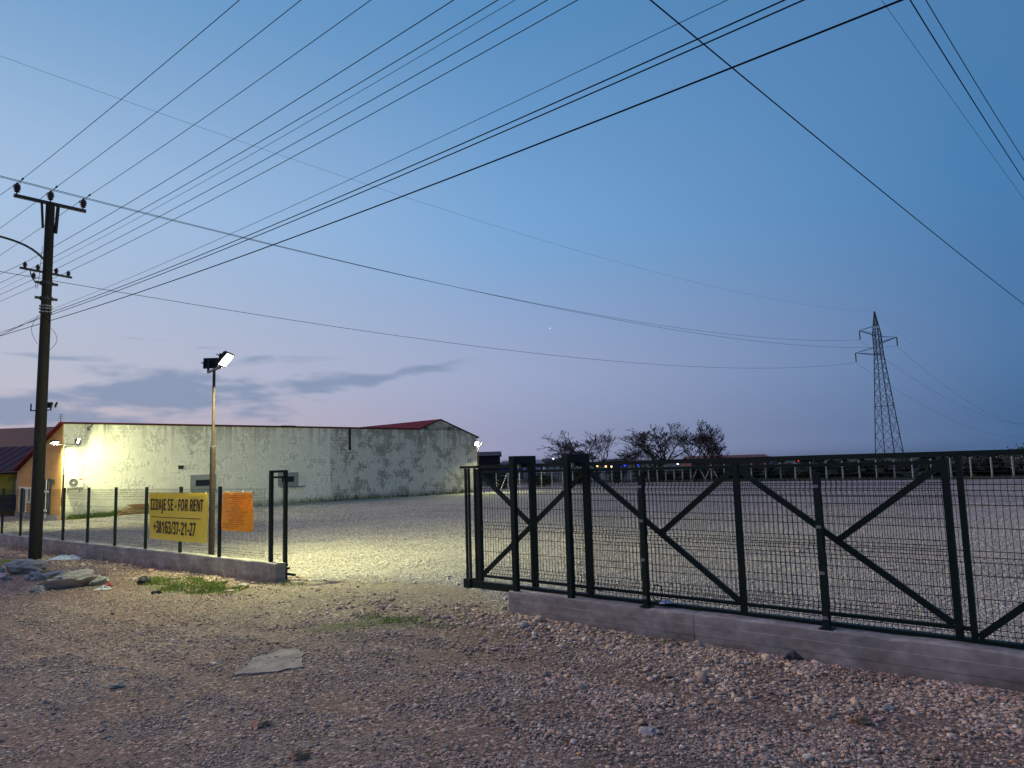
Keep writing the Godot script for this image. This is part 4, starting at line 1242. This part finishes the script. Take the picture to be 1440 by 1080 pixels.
func tree(label: String, p: Vector3, h: float, wide: float, s: int, spread: float, leaves := 0) -> void:
	var o := thing("bare_tree", label, "tree", p, "bare trees beyond the yard")
	var rg := RandomNumberGenerator.new(); rg.seed = s
	var b := MB.new(); var tw := MB.new()
	var tips := []
	branch(b, tw, rg, Vector3(0, -.3, 0), Vector3(rg.randfn() * .06, 1, rg.randfn() * .06).normalized(), h * .25, h * .019, 7, spread, tips)
	# bring the crown to its measured height
	var top := .1
	var outs := []
	for q in tips:
		top = maxf(top, q.y); outs.push_back(absf(q.x))
	outs.sort()
	var half_: float = maxf(.1, outs[int(outs.size() * .93)])
	var k := h / top
	var kw := wide * .5 / half_
	for m in [b, tw]:
		for i in m.v.size(): m.v[i] *= Vector3(kw, k, kw)
	obj("trunk", b, M.bark, o); obj("crown", tw, M.bark, o)
	if leaves:
		var lb := MB.new()
		for i in leaves:
			var q: Vector3 = tips[rg.randi() % tips.size()] * Vector3(kw, k, kw) + Vector3(rg.randfn(), rg.randfn(), rg.randfn()) * .10
			if q.y < h * .45: continue
			var x := Vector3(rg.randfn(), rg.randfn(), rg.randfn()).normalized() * .055; var y := Vector3(rg.randfn(), rg.randfn(), rg.randfn()).normalized() * .07
			lb.tint = Color(.05, .04, .025) * rg.randf_range(.7, 1.4)
			lb.quad(q - x - y, q + x - y, q + x + y, q - x + y)
		obj("withered_leaves", lb, M.leaf, o, "stuff")

func bush(label: String, p: Vector3, w: float, h: float, s: int, col: Color, col2: Color, n_ := 1300) -> void:
	var o := thing("bush", label, "bush", p, "bushes along the far side of the yard")
	var rg := RandomNumberGenerator.new(); rg.seed = s
	var b := MB.new(); var lb := MB.new()
	for i in 16:
		var d := Vector3(rg.randfn() * .7, 1.0 + rg.randf(), rg.randfn() * .7).normalized()
		var tip := Vector3(d.x * w * .5, d.y * h, d.z * w * .5) * rg.randf_range(.7, 1.0)
		b.tube([Vector3(d.x * .2, -.2, d.z * .2), tip * .5 + Vector3(rg.randfn(), 0, rg.randfn()) * .1, tip], .035, .012, 4, false)
		for j in n_ / 16:
			var q := tip * sqrt(rg.randf()) + Vector3(rg.randfn() * w * .10, rg.randfn() * h * .10, rg.randfn() * w * .10)
			if q.y < .05: continue
			var x := Vector3(rg.randfn(), rg.randfn(), rg.randfn()).normalized() * .06; var y := Vector3(rg.randfn(), rg.randfn(), rg.randfn()).normalized() * .08
			lb.tint = (col2 if rg.randf() < .45 else col) * rg.randf_range(.6, 1.35)
			lb.quad(q - x - y, q + x - y, q + x + y, q - x + y)
	obj("stems", b, M.bark, o); obj("foliage", lb, M.leaf, o, "stuff")

func build_planting() -> void:
	var at := func(x: float, z: float) -> Vector3: return Vector3(x, hgt(x, z), z)
	tree("broad bare tree with an open spreading crown behind the second guide portal", at.call(11.0, -95.0), 7.0, 12.5, 3, .62)
	tree("small bare tree close beside the broad spreading one", at.call(7.4, -97.0), 4.8, 6.0, 8, .7)
	tree("tall bare tree with dense upright twigs in the middle of the group", at.call(17.9, -92.0), 6.9, 8.0, 21, .5)
	tree("low bushy bare tree at the foot of the dense upright one", at.call(15.6, -93.5), 4.9, 5.0, 33, .75)
	tree("bare tree still holding clumps of withered leaves", at.call(22.0, -90.0), 7.3, 5.6, 44, .5, 900)
	tree("slender bare tree beside the one with withered leaves", at.call(24.6, -92.0), 5.5, 3.2, 57, .55, 250)
	tree("smallest bare tree at the end of the group by the red hall", at.call(26.6, -92.0), 3.9, 2.6, 61, .7)
	var dk := Color(.05, .055, .042)
	bush("wide dark bush under the small bare tree", at.call(8.0, -91.0), 4.0, 1.9, 3, dk, dk)
	bush("dark bush under the broad bare tree", at.call(12.5, -91.0), 3.6, 2.0, 4, dk, dk * 1.3)
	bush("dark bush under the dense upright tree", at.call(17.0, -90.0), 4.2, 2.3, 5, dk, dk * 1.2)
	bush("dark bush under the tree with withered leaves", at.call(22.0, -89.0), 3.6, 2.0, 6, dk, dk * 1.2)
	bush("dark low bush by the corner posts of the far fence", at.call(3.0, -84.0), 5.0, 1.5, 7, dk, dk * 1.2)
	bush("dark low bush next to the gabled end of the warehouse", at.call(-1.5, -80.0), 4.0, 1.7, 8, dk, dk * 1.2)
	var pale := Color(.22, .21, .20)
	bush("small greyish bush in front of the pylon", at.call(43.5, -83.0), 4.2, 1.6, 11, dk, pale * .5)
	bush("tall pale blossoming bush beyond the braced fence post", at.call(50.5, -72.5), 5.5, 3.1, 12, dk * 1.5, pale, 2200)
	bush("round blossoming bush between the pylon and the tall pale one", at.call(46.6, -76.0), 3.8, 2.2, 13, dk * 1.3, pale * .8, 1800)
	bush("low blossoming bush in the gap before the round one", at.call(45.0, -80.0), 3.6, 1.6, 14, dk, pale * .7)
	bush("broad blossoming bush at the far end of the boundary fence", at.call(54.5, -71.0), 5.0, 2.6, 15, dk * 1.4, pale, 1800)
	# hedge bank that closes the field behind the fence
	var rg := RandomNumberGenerator.new(); rg.seed = 70
	var leaf := MB.new()
	for i in 5:
		var x := Vector3(rg.randfn(), rg.randfn(), rg.randfn()).normalized() * .3; var y := Vector3(rg.randfn(), rg.randfn(), rg.randfn()).normalized() * .3
		var c := Vector3(rg.randfn(), rg.randfn(), rg.randfn()) * .3
		leaf.quad(c - x - y, c + x - y, c + x + y, c - x + y)
	var buf := PackedFloat32Array()
	for i in 5200:
		var k := rg.randf()
		var p := W(lerpf(-48, 30, k), 0, rg.randf_range(78, 92)) if i < 2600 else W(rg.randf_range(-46, 190), 0, rg.randf_range(120, 165))
		var h := (1.5 + nz2.get_noise_2d(p.x * 2.0, 3.0) * 1.3) * sqrt(rg.randf())
		if i < 2600: h *= .55
		put(buf, Basis(Vector3.UP, rg.randf() * TAU) * (1.0 if i < 2600 else 1.5), Vector3(p.x, hgt(p.x, p.z) + maxf(0, h), p.z), Color(.035, .042, .03) * rg.randf_range(.6, 1.4))
	scatter("undergrowth", leaf.mesh(), buf, M.leaf)

# ---------------------------------------------------------------- loose things on the ground
func rock(called: String, label: String, cat: String, x: float, z: float, size: Vector3, yaw: float, m: Material, s: int, rough := .6, sink := .35) -> void:
	var o := obj(called, pebble(s, 3, rough), m)
	o.position = Vector3(x, hgt(x, z) + size.y * (.5 - sink), z)
	o.basis = Basis(Vector3.UP, yaw) * Basis.from_scale(size * .55)
	tag(o, label, cat)

func build_loose() -> void:
	rock("rubble_chunk", "largest flat chunk of broken concrete lying beside the grass patch", "rubble", -9.25, -15.35, Vector3(.92, .34, .5), .7, M.stonegrey, 101, .7, .2)
	rock("rubble_chunk", "dark clod tucked under the largest concrete chunk", "rubble", -9.75, -15.5, Vector3(.3, .22, .26), .2, M.stonedark, 102)
	rock("rubble_chunk", "cream coloured lump at the end of the largest concrete chunk", "rubble", -8.72, -15.62, Vector3(.30, .24, .22), .9, M.stonepale, 103)
	rock("rubble_chunk", "small grey wedge at the foot of the largest concrete chunk", "rubble", -9.55, -14.95, Vector3(.34, .18, .24), 1.4, M.stonegrey, 104)
	rock("rubble_chunk", "long rounded concrete lump lying nearest the utility pole", "rubble", -11.8, -17.9, Vector3(.85, .36, .4), .6, M.stonegrey, 105, .6, .2)
	rock("rubble_chunk", "pale angular stone leaning on the long rounded lump", "rubble", -12.2, -17.5, Vector3(.36, .3, .3), .3, M.stonepale, 106)
	rock("rubble_chunk", "flat slab fragment stretched out past the long lump", "rubble", -10.75, -17.35, Vector3(.75, .1, .3), .75, M.stonegrey, 107, .4, .2)
	rock("rubble_chunk", "grey stone between the flat slab fragment and the dark clod", "rubble", -10.75, -16.7, Vector3(.42, .22, .3), .5, M.stonegrey, 108)
	rock("rubble_chunk", "broken pale stone at the outer end of the rubble", "rubble", -11.6, -16.8, Vector3(.4, .2, .3), 2.0, M.stonegrey, 109)
	rock("rubble_chunk", "low grey fragment at the outermost end of the rubble", "rubble", -12.4, -16.9, Vector3(.5, .14, .3), .4, M.stonegrey, 110)
	rock("stone", "round dark stone lying alone by the grass patch", "stone", -7.75, -15.55, Vector3(.30, .22, .26), 0, M.stonedark, 111, .4)
	rock("stone", "small dark stone in front of the grass patch", "stone", -6.9, -14.3, Vector3(.16, .12, .14), 0, M.stonedark, 112, .4)
	rock("stone", "flat pale stone against the foot of the banner wall end", "stone", -5.35, -14.65, Vector3(.26, .10, .2), .4, M.stonegrey, 113, .4)
	rock("stone", "orange stone closest to the camera below the dirt track", "stone", -1.62, -5.55, Vector3(.14, .07, .09), .3, M.stoneorange, 114)
	rock("stone", "orange stone lying in the middle of the open foreground", "stone", -.62, -7.3, Vector3(.09, .06, .07), .9, M.stoneorange, 115)
	rock("stone", "orange brick chip near the end of the gate wall", "stone", .28, -8.95, Vector3(.16, .06, .1), .5, M.stoneorange, 116)
	rock("stone", "white stone beside the orange brick chip", "stone", .05, -9.1, Vector3(.12, .10, .1), .5, M.stonepale, 117)
	rock("stone", "rounded brown stone in the gravel under the gate wall", "stone", 2.55, -5.75, Vector3(.13, .09, .1), .5, M.stoneorange, 118)
	rock("stone", "white pebble beside the brown stone under the gate wall", "stone", 2.85, -5.95, Vector3(.09, .06, .07), .5, M.stonepale, 119)
	rock("stone", "grey stone pressed into the dirt track", "stone", .9, -5.6, Vector3(.14, .06, .11), .2, M.stonegrey, 120)
	rock("stone", "flat pale chip in the brown dirt of the roadside", "stone", -4.2, -7.9, Vector3(.17, .05, .1), .2, M.stonepale, 121)
	rock("stone", "reddish flat stone in the brown dirt of the roadside", "stone", -2.15, -6.3, Vector3(.16, .07, .1), .2, M.stoneorange, 122)
	rock("stone", "large grey stone half buried below the wall by the gravel heap", "stone", 2.75, -7.6, Vector3(.30, .13, .22), .7, M.stonedark, 123, .4)
	# a slab flush with the gravel
	var b := MB.new()
	var poly := []
	var rg := RandomNumberGenerator.new(); rg.seed = 6
	var cs := [Vector2(-3.06, -8.05), Vector2(-2.72, -7.98), Vector2(-2.33, -8.06), Vector2(-2.38, -8.42), Vector2(-2.60, -8.93), Vector2(-2.82, -8.96), Vector2(-3.02, -8.62)]
	for i in cs.size():
		for k in 5:
			var q: Vector2 = cs[i].lerp(cs[(i + 1) % cs.size()], k / 5.0) + Vector2(rg.randf_range(-1, 1), rg.randf_range(-1, 1)) * .034
			poly.push_back(Vector3(q.x, hgt(q.x, q.y) - .04, q.y))
	b.prism(poly, Vector3.UP * .054)
	var sl := obj("slab", b, M.footing)
	tag(sl, "flat pale concrete slab sunk in the gravel of the open foreground", "slab")
	b = cloth_lump(Vector3.ZERO, .42, .12, 8)
	var bag := obj("plastic_bag", b, M.bag)
	bag.position = Vector3(-12.55, hgt(-12.55, -20.7) + .03, -20.7)
	tag(bag, "crumpled bluish plastic bag lying between the pole and the banner wall", "plastic bag")
	b = cloth_lump(Vector3.ZERO, .10, .06, 9)
	var li := obj("wrapper", b, M.litterred)
	li.position = Vector3(-8.45, hgt(-8.45, -15.45) + .025, -15.45)
	tag(li, "scrap of red wrapper beside the cream lump of rubble", "litter")
	b = cloth_lump(Vector3.ZERO, .14, .08, 10)
	li = obj("wrapper", b, M.white)
	li.position = Vector3(-8.3, hgt(-8.3, -15.0) + .02, -15.0)
	tag(li, "scrap of white paper in the gravel beside the rubble", "litter")

# ---------------------------------------------------------------- sky
func sky_color(az: float, el: float) -> Color:   # degrees; az is measured from the view axis towards the right; linear light
	var g := .5 + .5 * cos(deg_to_rad(az + 60.0))
	var rows := [0.0, 7.0, 18.0, 33.0, 60.0, 90.0]
	# at each height: facing away from the glow, then nearer and nearer to it
	var cols := [
		[[86, 94, 122], [70, 101, 141], [146, 149, 180], [206, 177, 180]],
		[[112, 112, 142], [79, 118, 164], [156, 168, 201], [186, 189, 206]],
		[[92, 118, 165], [72, 124, 175], [121, 166, 213], [165, 192, 224]],
		[[78, 118, 166], [76, 124, 173], [90, 142, 192], [112, 158, 203]],
		[[74, 116, 170], [66, 112, 168], [74, 124, 178], [84, 136, 188]],
		[[74, 118, 172], [74, 118, 172], [74, 118, 172], [74, 118, 172]]]
	var k := 0
	el = maxf(el, 0)
	while k < 4 and rows[k + 1] < el: k += 1
	var f: float = smoothstep(0, 1, (el - rows[k]) / (rows[k + 1] - rows[k])) * .35 + .65 * (el - rows[k]) / (rows[k + 1] - rows[k])
	var r := [0.0, .456, .75, .95]
	var j := 0
	while j < 2 and r[j + 1] < g: j += 1
	var q: float = clampf((g - r[j]) / (r[j + 1] - r[j]), 0, 1.15)
	var mix := func(row) -> Color:
		var a: Array = cols[row][j]; var b: Array = cols[row][j + 1]
		return Color8(a[0], a[1], a[2]).srgb_to_linear().lerp(Color8(b[0], b[1], b[2]).srgb_to_linear(), q)
	return mix.call(k).lerp(mix.call(k + 1), f)

func sky_picture() -> Image:
	var w := 256; var h := 128
	var im := Image.create(w, h, false, Image.FORMAT_RGBF)
	for y in h:
		var el := 90.0 - (y + .5) / h * 180.0
		for x in w:
			var c := sky_color((x + .5) / w * 360.0 - 180.0, el)
			if el < 0: c = c * .5
			im.set_pixel(x, y, c)
	im.resize(4096, 2048, Image.INTERPOLATE_CUBIC)
	var n1 := noise(61, .055, FastNoiseLite.TYPE_SIMPLEX_SMOOTH, 5)
	var n2 := noise(62, .30, FastNoiseLite.TYPE_SIMPLEX_SMOOTH, 4)
	var per := 4096 / 360.0
	for y in range(int((90 - 14) * per), int((90 - .5) * per)):
		var el := 90.0 - (y + .5) / per
		for x in range(int((180 - 110) * per), int((180 - 1) * per)):
			var az := (x + .5) / per - 180.0
			var mid := 5.2 + maxf(0, az + 24.0) * .165
			var thick := lerpf(1.75, .35, smoothstep(-24, -7, az)) * smoothstep(-110, -70, az)
			var e := absf(el - mid + .35) / thick
			var m := smoothstep(.0, .60, n1.get_noise_2d(az * 1.3, el * 7.0) + n2.get_noise_2d(az, el * 4.0) * .32 + .62 - e * .46)
			# a few thin streaks above the bank
			m = maxf(m, smoothstep(.28, .5, n1.get_noise_2d(az * .9 + 40.0, el * 11.0) + .1 - absf(el - 8.4) * .22) * .75 * smoothstep(-10, -22, az))
			if m <= .01: continue
			m *= .76 * smoothstep(-2, -7, az)
			var c := im.get_pixel(x, y)
			im.set_pixel(x, y, c.lerp(Color8(122, 142, 174).srgb_to_linear(), m))
	return im

# ---------------------------------------------------------------- scene
func _ready() -> void:
	var cam := Camera3D.new()
	cam.name = "camera"
	cam.position = Vector3(0, 2, 0)
	cam.rotation = Vector3(.110, 0, -.029)
	cam.fov = 55.34; cam.near = .05; cam.far = 4000.0; cam.current = true
	add_child(cam)
	var env := Environment.new()
	env.background_mode = Environment.BG_SKY
	env.tonemap_mode = Environment.TONE_MAPPER_LINEAR
	env.tonemap_exposure = 1.0
	env.sdfgi_enabled = true; env.ssao_enabled = true; env.ssil_enabled = true
	var pm := PanoramaSkyMaterial.new()
	pm.panorama = ImageTexture.create_from_image(sky_picture())
	var sky := Sky.new(); sky.sky_material = pm
	env.sky = sky
	env.sky_rotation = Vector3(0, PI, 0)   # the picture's middle lies along the view axis
	var we := WorldEnvironment.new()
	we.name = "world_environment"; we.environment = env
	add_child(we)
	var glow := DirectionalLight3D.new()   # the afterglow in the west, where the sun has just set
	glow.name = "afterglow"
	glow.light_color = lin(1.0, .56, .46); glow.light_angular_distance = 40.0
	glow.shadow_enabled = true; glow.sky_mode = DirectionalLight3D.SKY_MODE_LIGHT_ONLY
	glow.basis = Basis.looking_at(Vector3(.74, -.60, .30).normalized())
	glow.light_energy = .38
	add_child(glow)
	make_materials()
	build_ground()
	build_warehouse()
	build_neighbours()
	build_distance()
	build_pylon()
	build_fences()
	build_banners()
	build_masts()
	build_pole()
	build_lines()
	build_far_fence()
	build_planting()
	build_loose()
	build_grass()
	build_stones()
